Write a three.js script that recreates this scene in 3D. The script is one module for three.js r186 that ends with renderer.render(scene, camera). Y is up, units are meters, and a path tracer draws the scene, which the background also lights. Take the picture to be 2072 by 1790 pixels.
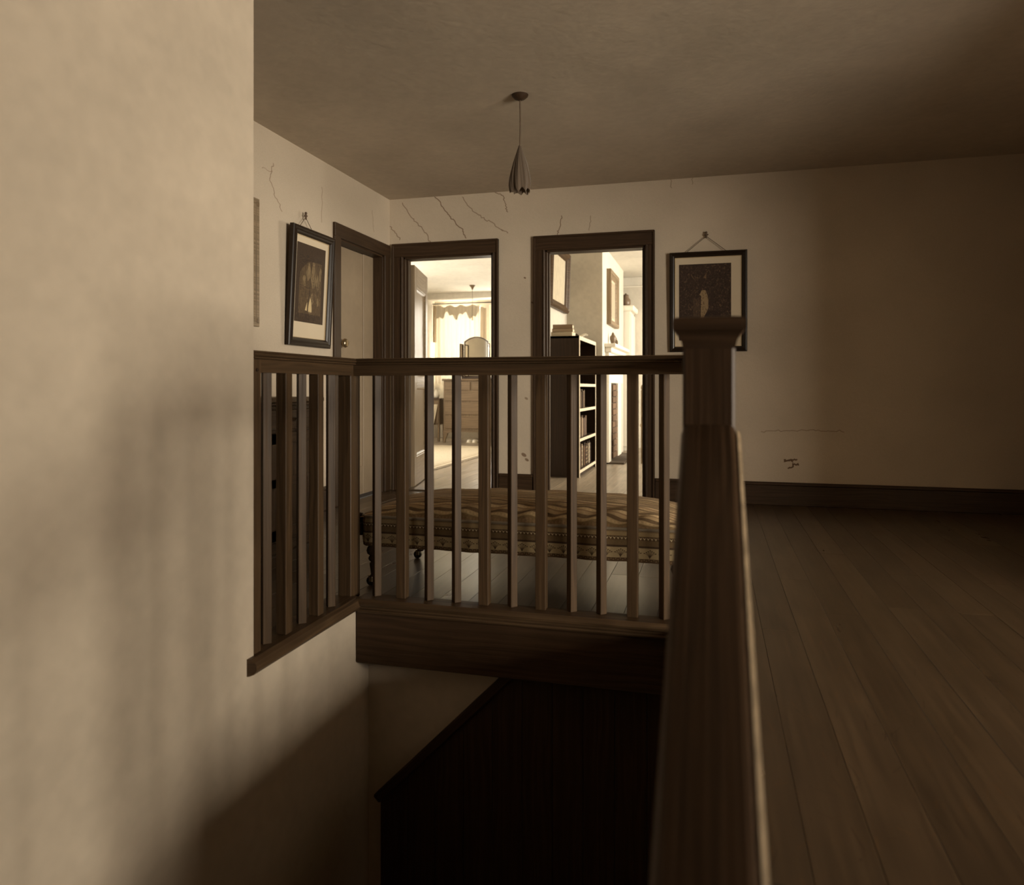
import * as THREE from 'three';
import { mergeGeometries } from 'three/addons/utils/BufferGeometryUtils.js';
import { RectAreaLightUniformsLib } from 'three/addons/lights/RectAreaLightUniformsLib.js';

// ------------------------------------------------------------------ camera, sky, daylight, exposure
const scene = new THREE.Scene();
const IMG_W = 2072, IMG_H = 1790, FOCAL = 1485, PX = 1036, PY = 785, YAW = THREE.MathUtils.degToRad(15.26);
const EYE = new THREE.Vector3(0, 0.89, 0);
const camera = new THREE.PerspectiveCamera(2 * THREE.MathUtils.radToDeg(Math.atan(IMG_H / 2 / FOCAL)), IMG_W / IMG_H, 0.05, 60);
camera.position.copy(EYE);
camera.rotation.set(0, YAW, 0, 'YXZ');
camera.setViewOffset(IMG_W, IMG_H, 0, IMG_H / 2 - PY, IMG_W, IMG_H);      // risen lens of a plate camera: verticals stay upright
camera.focus = 4.0;
camera.userData.fStop = 2.8;
scene.add(camera);

const renderer = new THREE.WebGLRenderer({ antialias: true });
renderer.toneMapping = THREE.LinearToneMapping;
renderer.toneMappingExposure = 1.0;
renderer.shadowMap.enabled = true;
RectAreaLightUniformsLib.init();

const DAY = new THREE.Color().setRGB(1.0, 0.905, 0.75);
scene.background = new THREE.Color().setRGB(0.95, 0.87, 0.735);
function daylight(x, y, z, w, h, lookX, lookY, lookZ, intensity) {         // daylight standing in a window opening
  const l = new THREE.RectAreaLight(DAY, intensity, w, h);
  l.position.set(x, y, z); l.lookAt(lookX, lookY, lookZ); scene.add(l); return l;
}
daylight(-3.85, 1.75, -12.62, 2.3, 1.5, -3.85, 1.6, -5, 18);               // bedroom window
daylight(-5.52, 1.55, -8.6, 2.1, 1.5, 0, 1.3, -8.6, 21);                   // second bedroom window
daylight(2.42, 1.5, -8.9, 2.6, 1.7, -1, 1.2, -8.9, 23);                     // study window
daylight(5.82, 1.1, 1.1, 4.0, 1.5, -1, 1.1, 1.1, 61);                     // window of the side room, seen through its wide opening

// ------------------------------------------------------------------ pixel helpers (direction only; the distance comes from the plane touched)
const cosY = Math.cos(YAW), sinY = Math.sin(YAW);
function ray(px, py) { const c = (px - PX) / FOCAL; return new THREE.Vector3(c * cosY - sinY, -(py - PY) / FOCAL, -c * sinY - cosY); }
const onZ = (px, py, z) => { const r = ray(px, py); return r.multiplyScalar(z / r.z).add(EYE); };
const onX = (px, py, x) => { const r = ray(px, py); return r.multiplyScalar(x / r.x).add(EYE); };
const onY = (px, py, y) => { const r = ray(px, py); return r.multiplyScalar((y - EYE.y) / r.y).add(EYE); };

// ------------------------------------------------------------------ seeded noise and textures
let seed = 7;
const rnd = () => { seed = (seed * 1664525 + 1013904223) >>> 0; return seed / 4294967296; };
const rr = (a, b) => a + (b - a) * rnd();
function hash(x, y, s) { let h = (x * 374761393 + y * 668265263 + s * 974634777) | 0; h = Math.imul(h ^ (h >>> 13), 1274126177); return ((h ^ (h >>> 16)) >>> 0) / 4294967296; }
function vnoise(x, y, px, py, s) {
  const x0 = Math.floor(x), y0 = Math.floor(y), fx = x - x0, fy = y - y0, sx = fx * fx * (3 - 2 * fx), sy = fy * fy * (3 - 2 * fy);
  const m = (a, p) => ((a % p) + p) % p, a = hash(m(x0, px), m(y0, py), s), b = hash(m(x0 + 1, px), m(y0, py), s), c = hash(m(x0, px), m(y0 + 1, py), s), d = hash(m(x0 + 1, px), m(y0 + 1, py), s);
  return (a + (b - a) * sx) * (1 - sy) + (c + (d - c) * sx) * sy;
}
function fbm(x, y, px, py, s, oct) { let v = 0, a = 0.5, t = 0; for (let i = 0; i < oct; i++) { v += a * vnoise(x, y, px, py, s + i); t += a; a *= 0.5; x *= 2; y *= 2; px *= 2; py *= 2; } return v / t; }
function tex(w, h, f, srgb = true) {
  const d = new Uint8Array(w * h * 4);
  for (let j = 0; j < h; j++) for (let i = 0; i < w; i++) { const c = f(i / w, j / h), k = (j * w + i) * 4; for (let q = 0; q < 3; q++) d[k + q] = Math.max(0, Math.min(255, (Array.isArray(c) ? c[q] : c) * 255)); d[k + 3] = 255; }
  const t = new THREE.DataTexture(d, w, h); t.wrapS = t.wrapT = THREE.RepeatWrapping; t.magFilter = THREE.LinearFilter; t.minFilter = THREE.LinearMipmapLinearFilter; t.generateMipmaps = true;
  if (srgb) t.colorSpace = THREE.SRGBColorSpace; t.needsUpdate = true; return t;
}
function canvasTex(w, h, draw) {
  const c = document.createElement('canvas'); c.width = w; c.height = h; draw(c.getContext('2d'), w, h);
  const t = new THREE.CanvasTexture(c); t.colorSpace = THREE.SRGBColorSpace; t.wrapS = t.wrapT = THREE.RepeatWrapping; t.magFilter = THREE.LinearFilter; return t;
}
const rep = (t, u, v, ou = 0, ov = 0) => { const c = t.clone(); c.repeat.set(u, v); c.offset.set(ou, ov); c.needsUpdate = true; return c; };

const T_wood = tex(512, 256, (u, v) => {                                    // grain runs along u
  const w = fbm(u * 3, v * 6, 3, 6, 11, 3) * 1.6, g = fbm(u * 4, v * 64 + w * 3, 4, 64, 3, 3), r = 0.5 + 0.5 * Math.sin((v * 9 + w * 1.5) * Math.PI * 2);
  return 0.70 + 0.22 * g + 0.10 * r;
});
const T_woodB = tex(512, 256, (u, v) => fbm(u * 4, v * 80, 4, 80, 3, 3), false);
const T_floor = canvasTex(1024, 512, (g, w, h) => {
  const im = g.createImageData(w, h);
  for (let j = 0; j < h; j++) for (let i = 0; i < w; i++) {
    const u = i / w, v = j / h, k = (j * w + i) * 4;
    const q = 0.56 + 0.18 * fbm(u * 5, v * 70, 5, 70, 21, 3) + 0.16 * (fbm(u * 6, v * 8, 6, 8, 33, 3) - 0.5);
    im.data[k] = im.data[k + 1] = im.data[k + 2] = 255 * q; im.data[k + 3] = 255;
  }
  g.putImageData(im, 0, 0);
  for (let n = 0; n < 420; n++) {                                            // scuffs and scratches
    const x = rr(0, w), y = rr(0, h), l = rr(6, 46), a = rnd() < 0.6 ? rr(-0.25, 0.25) : rr(-1.5, 1.5), li = rnd() < 0.55;
    g.strokeStyle = li ? `rgba(215,190,150,${rr(0.15, 0.5)})` : `rgba(60,40,25,${rr(0.15, 0.5)})`; g.lineWidth = li ? rr(1.0, 3.0) : rr(0.8, 2);
    g.beginPath(); g.moveTo(x, y); g.lineTo(x + l * Math.cos(a), y + l * Math.sin(a)); g.stroke();
  }
});
const T_floorR = tex(256, 256, (u, v) => 0.78 + 0.3 * (fbm(u * 6, v * 10, 6, 10, 51, 4) - 0.5), false);
const T_plaster = tex(512, 512, (u, v) => 0.90 + 0.10 * fbm(u * 6, v * 6, 6, 6, 71, 4) - 0.05 * fbm(u * 60, v * 60, 60, 60, 75, 2));
const T_plasterB = tex(512, 512, (u, v) => 0.6 * fbm(u * 10, v * 10, 10, 10, 81, 4) + 0.4 * fbm(u * 90, v * 90, 90, 90, 85, 2), false);
const T_fabric = tex(256, 256, (u, v) => 0.8 + 0.2 * fbm(u * 90, v * 90, 90, 90, 91, 2), true);

// ------------------------------------------------------------------ materials (linear base colours; the place is known from a brown-toned print)
const rgb = (r, g, b) => new THREE.Color().setRGB(r, g, b);
function std(name, color, rough, extra = {}) { const m = new THREE.MeshStandardMaterial({ roughness: rough, ...extra }); m.color.copy(color); m.name = name; return m; }
function phys(name, color, rough, extra = {}) { const m = new THREE.MeshPhysicalMaterial({ roughness: rough, ...extra }); m.color.copy(color); m.name = name; return m; }
const M = {};
const woodMap = rep(T_wood, 0.8, 3.2), woodBump = rep(T_woodB, 0.8, 3.2);
const woodM = (n, c, r = 0.45) => phys(n, c, r, { map: woodMap, bumpMap: woodBump, bumpScale: 0.0006, specularIntensity: 0.4 });
M.wood = woodM('stained oak', rgb(0.106, 0.063, 0.032));
M.lowCabinet = woodM('brown cabinet oak', rgb(0.13, 0.078, 0.042));
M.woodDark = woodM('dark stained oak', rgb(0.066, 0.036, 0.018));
M.casing = woodM('brown stained casing', rgb(0.062, 0.035, 0.018));
M.doorWood = woodM('door wood', rgb(0.30, 0.225, 0.145), 0.35);
M.doorGrain = std('brown painted door', rgb(0.36, 0.275, 0.185), 0.5, { map: rep(T_plaster, 0.4, 0.4) });
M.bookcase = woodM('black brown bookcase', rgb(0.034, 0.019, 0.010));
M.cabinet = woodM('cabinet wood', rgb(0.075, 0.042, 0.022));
M.chest = woodM('oak chest', rgb(0.24, 0.165, 0.095));
M.paleWood = woodM('pale wood', rgb(0.32, 0.235, 0.145), 0.5);
M.frameBlack = phys('ebonised frame', rgb(0.020, 0.012, 0.007), 0.3, { specularIntensity: 0.45 });
M.gilt = std('dull gilt', rgb(0.55, 0.42, 0.25), 0.4, { metalness: 0.4 });
M.floors = [0.92, 1.0, 1.1, 0.84].map((k, i) => phys('floor board ' + i, rgb(0.205 * k, 0.132 * k, 0.071 * k), 0.40, { map: rep(T_floor, 0.6, 1.2, i * 0.23, i * 0.31), roughnessMap: rep(T_floorR, 0.5, 0.9), ior: 1.65 }));
M.floorsRoom = [0.95, 1.03, 1.1].map((k, i) => phys('pale floor board ' + i, rgb(0.66 * k, 0.54 * k, 0.40 * k), 0.44, { map: rep(T_floor, 0.6, 1.2, i * 0.37, i * 0.19), roughnessMap: rep(T_floorR, 0.5, 0.9) }));
M.sub = std('gap dark', rgb(0.02, 0.013, 0.008), 0.9);
const plasterM = (n, c) => std(n, c, 0.92, { map: rep(T_plaster, 0.45, 0.45), bumpMap: rep(T_plasterB, 0.5, 0.5), bumpScale: 0.0025 });
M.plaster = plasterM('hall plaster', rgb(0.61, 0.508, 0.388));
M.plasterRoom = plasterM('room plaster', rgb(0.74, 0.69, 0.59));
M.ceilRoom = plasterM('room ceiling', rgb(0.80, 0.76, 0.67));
M.whitePaint = std('white paint', rgb(0.80, 0.76, 0.67), 0.45);
M.brass = std('brass', rgb(0.42, 0.32, 0.19), 0.28, { metalness: 0.9 });
M.iron = std('dark iron', rgb(0.03, 0.022, 0.016), 0.5, { metalness: 0.6 });
M.paper = std('mount paper', rgb(0.60, 0.50, 0.36), 0.9);
M.glass = phys('pane', rgb(1, 1, 1), 0.02, { transmission: 1, thickness: 0, ior: 1.5, specularIntensity: 0.12 });
M.mirror = std('mirror silver', rgb(0.85, 0.80, 0.70), 0.04, { metalness: 1 });
M.cord = std('cord', rgb(0.10, 0.065, 0.04), 0.9);
M.curtain = phys('sheer curtain', rgb(0.80, 0.74, 0.62), 0.95, { transmission: 0.12, thickness: 0, side: THREE.DoubleSide });
M.pelmet = phys('heavier curtain cloth', rgb(0.36, 0.29, 0.20), 0.95, { transmission: 0.2, thickness: 0, side: THREE.DoubleSide });
M.heading = phys('doubled curtain cloth', rgb(0.52, 0.46, 0.36), 0.95, { transmission: 0.14, thickness: 0, side: THREE.DoubleSide });
M.shade = phys('silk shade', rgb(0.15, 0.10, 0.06), 0.95, { transmission: 0.35, thickness: 0, side: THREE.DoubleSide, map: rep(T_fabric, 3, 3) });
M.ceramic = std('glazed ware', rgb(0.8, 0.74, 0.62), 0.25);
M.ceramicDark = std('brown ware', rgb(0.16, 0.11, 0.07), 0.35);
M.cloth = std('pale cloth', rgb(0.62, 0.54, 0.40), 0.95);
M.brick = [0.85, 1.0, 1.2].map((k, i) => std('brick ' + i, rgb(0.14 * k, 0.085 * k, 0.05 * k), 0.9));
M.soot = std('soot', rgb(0.012, 0.009, 0.007), 0.95);
M.mortar = std('mortar', rgb(0.07, 0.05, 0.033), 0.95);
const bookCols = [[0.09, 0.05, 0.03], [0.16, 0.09, 0.05], [0.30, 0.22, 0.14], [0.50, 0.42, 0.30], [0.05, 0.03, 0.02], [0.22, 0.15, 0.09]];
M.books = bookCols.map((c, i) => std('book cloth ' + i, rgb(...c), 0.6));
M.pages = std('pages', rgb(0.72, 0.64, 0.48), 0.9);

// ------------------------------------------------------------------ geometry helpers
function finish(pos, grain = 'y') {                                           // flat shaded triangles with uv in metres
  const g = new THREE.BufferGeometry(); g.setAttribute('position', new THREE.Float32BufferAttribute(pos, 3)); g.computeVertexNormals(); return boxUV(g, grain);
}
function boxUV(g, grain = 'y', ou = rnd() * 3, ov = rnd() * 3) {
  if (g.index) g = g.toNonIndexed();
  const p = g.attributes.position, n = g.attributes.normal, uv = new Float32Array(p.count * 2), ga = 'xyz'.indexOf(grain);
  for (let t = 0; t < p.count; t += 3) {
    let nx = 0, ny = 0, nz = 0; for (let k = 0; k < 3; k++) { nx += n.getX(t + k); ny += n.getY(t + k); nz += n.getZ(t + k); }
    const a = [Math.abs(nx), Math.abs(ny), Math.abs(nz)], ax = a.indexOf(Math.max(...a));
    let U, V; if (ax === ga) { U = (ga + 1) % 3; V = (ga + 2) % 3; } else { U = ga; V = 3 - ga - ax; }
    for (let k = 0; k < 3; k++) { uv[(t + k) * 2] = p.getComponent(t + k, U) + ou; uv[(t + k) * 2 + 1] = p.getComponent(t + k, V) + ov; }
  }
  g.setAttribute('uv', new THREE.BufferAttribute(uv, 2)); return g;
}
function cb(x0, y0, z0, x1, y1, z1, b = 0.003, grain = 'y') {                // box with chamfered edges
  const c = [(x0 + x1) / 2, (y0 + y1) / 2, (z0 + z1) / 2], h = [Math.abs(x1 - x0) / 2, Math.abs(y1 - y0) / 2, Math.abs(z1 - z0) / 2];
  b = Math.min(b, h[0] * 0.45, h[1] * 0.45, h[2] * 0.45);
  const P = (s, ax) => s.map((q, i) => q * (i === ax ? h[i] : h[i] - b)), pos = [];
  const tri = (A, B, C) => {
    const u = [B[0] - A[0], B[1] - A[1], B[2] - A[2]], v = [C[0] - A[0], C[1] - A[1], C[2] - A[2]];
    const n = [u[1] * v[2] - u[2] * v[1], u[2] * v[0] - u[0] * v[2], u[0] * v[1] - u[1] * v[0]], out = n[0] * (A[0] + B[0] + C[0]) + n[1] * (A[1] + B[1] + C[1]) + n[2] * (A[2] + B[2] + C[2]);
    for (const q of out > 0 ? [A, B, C] : [A, C, B]) pos.push(q[0] + c[0], q[1] + c[1], q[2] + c[2]);
  };
  const quad = (A, B, C, D) => { tri(A, B, C); tri(A, C, D); };
  for (let ax = 0; ax < 3; ax++) for (const s of [-1, 1]) { const o = [(ax + 1) % 3, (ax + 2) % 3], S = (a, d) => { const q = [0, 0, 0]; q[ax] = s; q[o[0]] = a; q[o[1]] = d; return P(q, ax); }; quad(S(-1, -1), S(1, -1), S(1, 1), S(-1, 1)); }
  for (let ax = 0; ax < 3; ax++) { const o = [(ax + 1) % 3, (ax + 2) % 3]; for (const a of [-1, 1]) for (const d of [-1, 1]) { const S = (e, f) => { const q = [0, 0, 0]; q[ax] = e; q[o[0]] = a; q[o[1]] = d; return P(q, f); }; quad(S(-1, o[0]), S(1, o[0]), S(1, o[1]), S(-1, o[1])); } }
  for (const a of [-1, 1]) for (const d of [-1, 1]) for (const e of [-1, 1]) { const q = [a, d, e]; tri(P(q, 0), P(q, 1), P(q, 2)); }
  return finish(pos, grain);
}
function clean(g) { if (g.index) g = g.toNonIndexed(); for (const k of Object.keys(g.attributes)) if (!['position', 'normal', 'uv'].includes(k)) g.deleteAttribute(k); if (!g.attributes.uv) g.setAttribute('uv', new THREE.BufferAttribute(new Float32Array(g.attributes.position.count * 2), 2)); return g; }
const merge = (list) => mergeGeometries(list.map(clean));
function lathe(pts, seg = 20) { return clean(new THREE.LatheGeometry(pts.map(([r, y]) => new THREE.Vector2(Math.max(r, 0.0001), y)), seg)); }
function extrude(pts, depth, grain = 'z') {                                   // polygon in xy, pushed along z
  const g = new THREE.ExtrudeGeometry(new THREE.Shape(pts.map(([x, y]) => new THREE.Vector2(x, y))), { depth, bevelEnabled: false, curveSegments: 8 }); return boxUV(g, grain);
}
function tube(pts, r, seg = 12, rad = 6) { return clean(new THREE.TubeGeometry(new THREE.CatmullRomCurve3(pts.map((p) => new THREE.Vector3(...p))), seg, r, rad, false)); }
function frameSweep(w, h, prof) {                                             // mitred frame round a w x h rectangle, prof = [inset, height] from outside in
  const L = prof.map(([a, z]) => [[-w / 2 + a, -h / 2 + a, z], [w / 2 - a, -h / 2 + a, z], [w / 2 - a, h / 2 - a, z], [-w / 2 + a, h / 2 - a, z]]), pos = [];
  for (let i = 0; i + 1 < L.length; i++) for (let k = 0; k < 4; k++) { const A = L[i][k], B = L[i][(k + 1) % 4], C = L[i + 1][(k + 1) % 4], D = L[i + 1][k]; pos.push(...A, ...B, ...C, ...A, ...C, ...D); }
  return finish(pos, 'x');
}
const names = {};
function numbered(n) { if (!(n in names)) { names[n] = 0; return n; } names[n]++; return n + '_' + String(names[n]).padStart(3, '0'); }
function mesh(name, geo, mat, parent) { const m = new THREE.Mesh(geo, mat); m.name = name; m.castShadow = m.receiveShadow = true; (parent || scene).add(m); return m; }
function thing(name, label, category, pos = [0, 0, 0], turn = 0, group) {
  const g = new THREE.Group(); g.name = numbered(name); g.position.set(...pos); g.rotation.y = turn; g.userData = { label, category }; if (group) g.userData.group = group; scene.add(g); return g;
}
function tag(o, label, category, kind, group) { o.name = numbered(o.name); o.userData = { label, category }; if (kind) o.userData.kind = kind; if (group) o.userData.group = group; return o; }
const structure = (name, label, category) => { const t = thing(name, label, category); t.userData.kind = 'structure'; return t; };

// walls: a plate with notches (doors) and holes (windows), with thickness
function wallShape(s0, s1, y0, y1, doors, wins) {
  const sh = new THREE.Shape(); sh.moveTo(s0, y0);
  for (const [a, b, t] of doors) { sh.lineTo(a, y0); sh.lineTo(a, t); sh.lineTo(b, t); sh.lineTo(b, y0); }
  sh.lineTo(s1, y0); sh.lineTo(s1, y1); sh.lineTo(s0, y1); sh.closePath();
  for (const [a, b, c, d] of wins) { const h = new THREE.Path(); h.moveTo(a, c); h.lineTo(a, d); h.lineTo(b, d); h.lineTo(b, c); h.closePath(); sh.holes.push(h); }
  return sh;
}
function wallZ(name, x0, x1, y0, y1, zFace, back, mat, label, doors = [], wins = []) {
  const t = Math.abs(back), g = new THREE.ExtrudeGeometry(wallShape(x0, x1, y0, y1, doors, wins), { depth: t, bevelEnabled: false });
  g.translate(0, 0, back < 0 ? zFace - t : zFace); return tag(mesh(name, boxUV(g, 'y', 0, 0), mat), label, 'wall', 'structure');
}
function wallX(name, z0, z1, y0, y1, xFace, back, mat, label, doors = [], wins = []) {          // z0 < z1
  const t = Math.abs(back), fl = (l) => l.map(([a, b, ...r]) => [-b, -a, ...r]);
  const g = new THREE.ExtrudeGeometry(wallShape(-z1, -z0, y0, y1, fl(doors).sort((a, b) => a[0] - b[0]), fl(wins)), { depth: t, bevelEnabled: false });
  g.rotateY(Math.PI / 2); g.translate(back < 0 ? xFace - t : xFace, 0, 0); return tag(mesh(name, boxUV(g, 'y', 0, 0), mat), label, 'wall', 'structure');
}

// ------------------------------------------------------------------ main dimensions
const H = 2.54, XL = -2.73, ZB = -5.93, TW = 0.12, XS = -1.44, ZR = -2.79, XR = 2.6, ZF = 1.9, LOW = -2.9, ZEDGE = -1.40;
const BX0 = -5.3, BX1 = -1.72, BZ = -12.0;                                    // bedroom
const SX0 = -1.62, SX1 = 2.2, SZ = -11.0;                                     // study
const D1 = [-2.60, -1.782, 2.03], D2 = [-1.335, -0.512, 2.03], D3 = [-5.80, -5.02, 2.03];

// ---- plaster of the landing with its hairline cracks
function crackedWall(wm, hm, lines, base) {
  return canvasTex(2048, 1024, (g, w, h) => {
    const im = g.createImageData(w, h);
    for (let j = 0; j < h; j++) for (let i = 0; i < w; i++) { const k = (j * w + i) * 4, u = i / w, v = j / h, q = 0.90 + 0.10 * fbm(u * 12, v * 6, 12, 6, 101, 4) - 0.04 * hash(i, j, 5); im.data[k] = im.data[k + 1] = im.data[k + 2] = 255 * q; im.data[k + 3] = 255; }
    g.putImageData(im, 0, 0);
    for (const l of lines) {
      g.strokeStyle = `rgba(80,52,30,${l.a || 0.7})`; g.lineWidth = l.w || 2; g.beginPath();
      const P = l.p.map(([x, y]) => [x * w / wm, h - y * h / hm]); g.moveTo(...P[0]);
      for (let i = 1; i < P.length; i++) { const [ax, ay] = P[i - 1], [bx, by] = P[i], n = 7; for (let k = 1; k <= n; k++) g.lineTo(ax + (bx - ax) * k / n + rr(-3, 3), ay + (by - ay) * k / n + rr(-3, 3)); }
      g.stroke();
    }
    for (const [x, y, r, a] of base) { g.fillStyle = `rgba(80,52,30,${a})`; g.beginPath(); g.ellipse(x * w / wm, h - y * h / hm, r, r * 0.6, 0.6, 0, 7); g.fill(); }
  });
}
const bw = XR + 0.1 - (XL - 0.1), bx = XL - 0.1;
const C = (...pp) => pp.map(([px, py]) => { const q = onZ(px, py, ZB); return [q.x - bx, q.y]; });
const backCracks = [
  { p: C([878, 395], [905, 430], [917, 445], [935, 465], [943, 483]), w: 2.6, a: 0.6 },
  { p: C([814, 410], [832, 440], [848, 455], [862, 472], [872, 492]), w: 2.2, a: 0.5 },
  { p: C([935, 398], [950, 420], [975, 440], [995, 450], [1012, 464], [1030, 470]), w: 2, a: 0.48 },
  { p: C([785, 455], [800, 470], [810, 485]), w: 2, a: 0.55 },
  { p: C([1000, 388], [1018, 396], [1022, 410], [1026, 430]), w: 2, a: 0.55 },
  { p: C([1136, 436], [1132, 462], [1126, 474]), w: 2, a: 0.6 },
  { p: C([1195, 436], [1193, 466]), w: 1.6, a: 0.4 }, { p: C([1357, 356], [1357, 380]), w: 1.6, a: 0.4 }, { p: C([1400, 352], [1400, 372]), w: 1.6, a: 0.35 },
  { p: C([1586, 930], [1600, 932], [1612, 929]), w: 4, a: 0.7 }, { p: C([1596, 948], [1606, 940], [1616, 940]), w: 4, a: 0.7 },
  { p: C([1540, 873], [1580, 871], [1640, 870], [1670, 871], [1710, 872]), w: 2, a: 0.35 },
];
const backSpots = [[1062, 562, 4, 0.6], [1060, 920, 9, 0.5], [1065, 806, 6, 0.35], [1066, 930, 7, 0.5], [1077, 612, 4, 0.5]].map(([px, py, r, a]) => { const q = onZ(px, py, ZB); return [q.x - bx, q.y, r, a]; });
const T_back = crackedWall(bw, H, backCracks, backSpots);
T_back.repeat.set(1 / H, 1 / bw); T_back.offset.set(0, 0);
M.plasterCracked = std('cracked hall plaster', rgb(0.61, 0.508, 0.388), 0.92, { map: T_back, bumpMap: rep(T_plasterB, 0.5, 0.5), bumpScale: 0.0025 });

// ---- the shell of the landing
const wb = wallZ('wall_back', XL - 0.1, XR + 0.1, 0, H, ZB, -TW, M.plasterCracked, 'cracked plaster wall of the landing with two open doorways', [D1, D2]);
{ const p = wb.geometry.attributes.position, uv = wb.geometry.attributes.uv; for (let i = 0; i < p.count; i++) uv.setXY(i, p.getX(i) - bx, p.getY(i)); T_back.repeat.set(1 / bw, 1 / H); }
const lw = ZF - ZB, CL = (...pp) => pp.map(([px, py]) => { const q = onX(px, py, XL); return [q.z - ZB, q.y]; });
const T_left = crackedWall(lw, H, [
  { p: CL([553, 330], [546, 362], [556, 395], [572, 428]), w: 1.8, a: 0.4 }, { p: CL([651, 378], [652, 450]), w: 1.5, a: 0.35 }, { p: CL([753, 425], [757, 470]), w: 1.6, a: 0.35 }, { p: CL([530, 340], [552, 348]), w: 1.5, a: 0.3 },
], []);
T_left.repeat.set(1 / lw, 1 / H);
M.plasterLeft = std('cracked plaster of the door wall', rgb(0.61, 0.508, 0.388), 0.92, { map: T_left, bumpMap: rep(T_plasterB, 0.5, 0.5), bumpScale: 0.0025 });
const wl = wallX('wall_left', ZB, ZF, 0, H, XL, -TW, M.plasterLeft, 'plaster wall with the closed door and the hung etching', [D3]);
{ const p = wl.geometry.attributes.position, uv = wl.geometry.attributes.uv; for (let i = 0; i < p.count; i++) uv.setXY(i, p.getZ(i) - ZB, p.getY(i)); }
const RX1 = 5.6, RZ0 = -3.6, RZ1 = 3.6;                                       // side room that lights the landing
wallX('wall_right', ZB, RZ1 + 0.1, 0, H, XR, TW, M.plaster, 'plaster wall of the landing with a wide opening to the side room', [[-2.7, -0.2, 1.9]]);  // unseen opening, its edges set to shade the newel and far wall
wallX('wall_right_lower', ZB, ZF + 0.1, LOW, 0, XR, TW, M.plaster, 'plaster wall under the landing floor');
wallX('wall_side_far', RZ0, RZ1, 0, H, RX1, TW, M.plaster, 'wall of the side room with its window', [], [[-0.9, 3.1, 0.35, 1.85]]);
wallZ('wall_side_back', XR + TW, RX1, 0, H, RZ0, -TW, M.plaster, 'end wall of the side room');
wallZ('wall_side_front', XR + TW, RX1, 0, H, RZ1, TW, M.plaster, 'other end wall of the side room');
tag(mesh('ceiling_side', boxUV(new THREE.BoxGeometry(RX1 - XR, 0.12, RZ1 - RZ0).translate((RX1 + XR) / 2 + 0.06, H + 0.06, (RZ0 + RZ1) / 2), 'x', 0, 0), M.plaster), 'plaster ceiling of the side room', 'ceiling', 'structure');
tag(mesh('floor_side', boxUV(new THREE.BoxGeometry(RX1 - XR + 0.1, 0.12, RZ1 - RZ0).translate((RX1 + XR) / 2 + 0.05, -0.06, (RZ0 + RZ1) / 2), 'z', 0, 0), M.floors[0]), 'dark boarded floor of the side room', 'floor', 'structure');
{ // stair wall: full height nearer the stairs, cut away below the left run of the balustrade
  const zc = onX(513, 785, XS).z, s = new THREE.Shape([[-ZF, LOW], [2.93, LOW], [2.93, -0.03], [-zc, -0.03], [-zc, H], [-ZF, H]].map(([a, b]) => new THREE.Vector2(a, b)));
  const g = new THREE.ExtrudeGeometry(s, { depth: TW, bevelEnabled: false }); g.rotateY(Math.PI / 2); g.translate(XS - TW, 0, 0);
  tag(mesh('wall_stair', boxUV(g, 'y', 0, 0), M.plaster), 'bare pale plaster wall at the side of the stairwell', 'wall', 'structure');
}
wallZ('wall_passage', XL, XS - TW, 0, H, -0.1, 0.12, M.plaster, 'end wall of the passage behind the stair wall');
wallZ('wall_front', XL - 0.1, XR + 0.1, LOW, H, ZF, TW, M.plaster, 'plaster wall closing the landing behind the stairs');
wallZ('wall_lower', XS - TW, 1.2, LOW, -0.14, ZR - 0.12, -TW, M.plaster, 'plaster wall of the stairwell below the landing fascia');
wallX('wall_well', ZR, ZEDGE, LOW, -0.14, 0.06, TW, M.plaster, 'plaster side of the stairwell under the floor edge');
wallX('wall_flight', ZR, ZF, LOW, -0.14, 1.05, TW, M.plaster, 'plaster wall beside the descending flight');
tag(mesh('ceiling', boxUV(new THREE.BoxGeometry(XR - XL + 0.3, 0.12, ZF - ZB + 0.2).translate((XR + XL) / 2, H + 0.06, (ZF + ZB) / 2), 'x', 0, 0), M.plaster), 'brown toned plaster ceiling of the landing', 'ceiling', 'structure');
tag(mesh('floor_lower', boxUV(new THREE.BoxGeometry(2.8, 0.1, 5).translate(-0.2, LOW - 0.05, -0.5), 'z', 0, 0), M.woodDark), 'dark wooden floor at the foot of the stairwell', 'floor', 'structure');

// ---- floors of single boards
function boards(parent, x0, x1, z0, z1, wide, mats, y = 0) {
  for (let x = x0; x < x1 - 0.01; x += wide) {
    const xe = Math.min(x + wide, x1); let z = z0, first = true;
    while (z < z1 - 0.01) { let ze = z + (first ? rr(1.2, 3.2) : rr(2.2, 3.6)); if (z1 - ze < 0.7) ze = z1; first = false; mesh('plank', cb(x + 0.0005, y - 0.022, z + 0.0004, xe - 0.0005, y - rr(0, 0.0006), ze - 0.0004, 0.0008, 'z'), mats[Math.floor(rnd() * mats.length)], parent); z = ze; }
  }
}
const floor = structure('floor', 'worn dark boarded floor of the landing', 'floor');
mesh('joists', merge([cb(XL - 0.1, -0.14, ZB, XR + 0.1, -0.024, ZR - 0.03), cb(XL - 0.1, -0.14, ZR - 0.03, XS - 0.02, -0.024, ZF), cb(0.04, -0.14, ZR - 0.03, XR + 0.1, -0.024, ZEDGE), cb(1.06, -0.14, ZEDGE, XR + 0.1, -0.024, ZF)]), M.sub, floor);
boards(floor, XL, XS - 0.06, ZB - 0.06, -0.1, 0.128, M.floors);
boards(floor, XS - 0.06, 0.05, ZB - 0.06, ZR + 0.0, 0.1292, M.floors);
boards(floor, 0.05, XR, ZB - 0.06, ZEDGE, 0.1275, M.floors);
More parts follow.
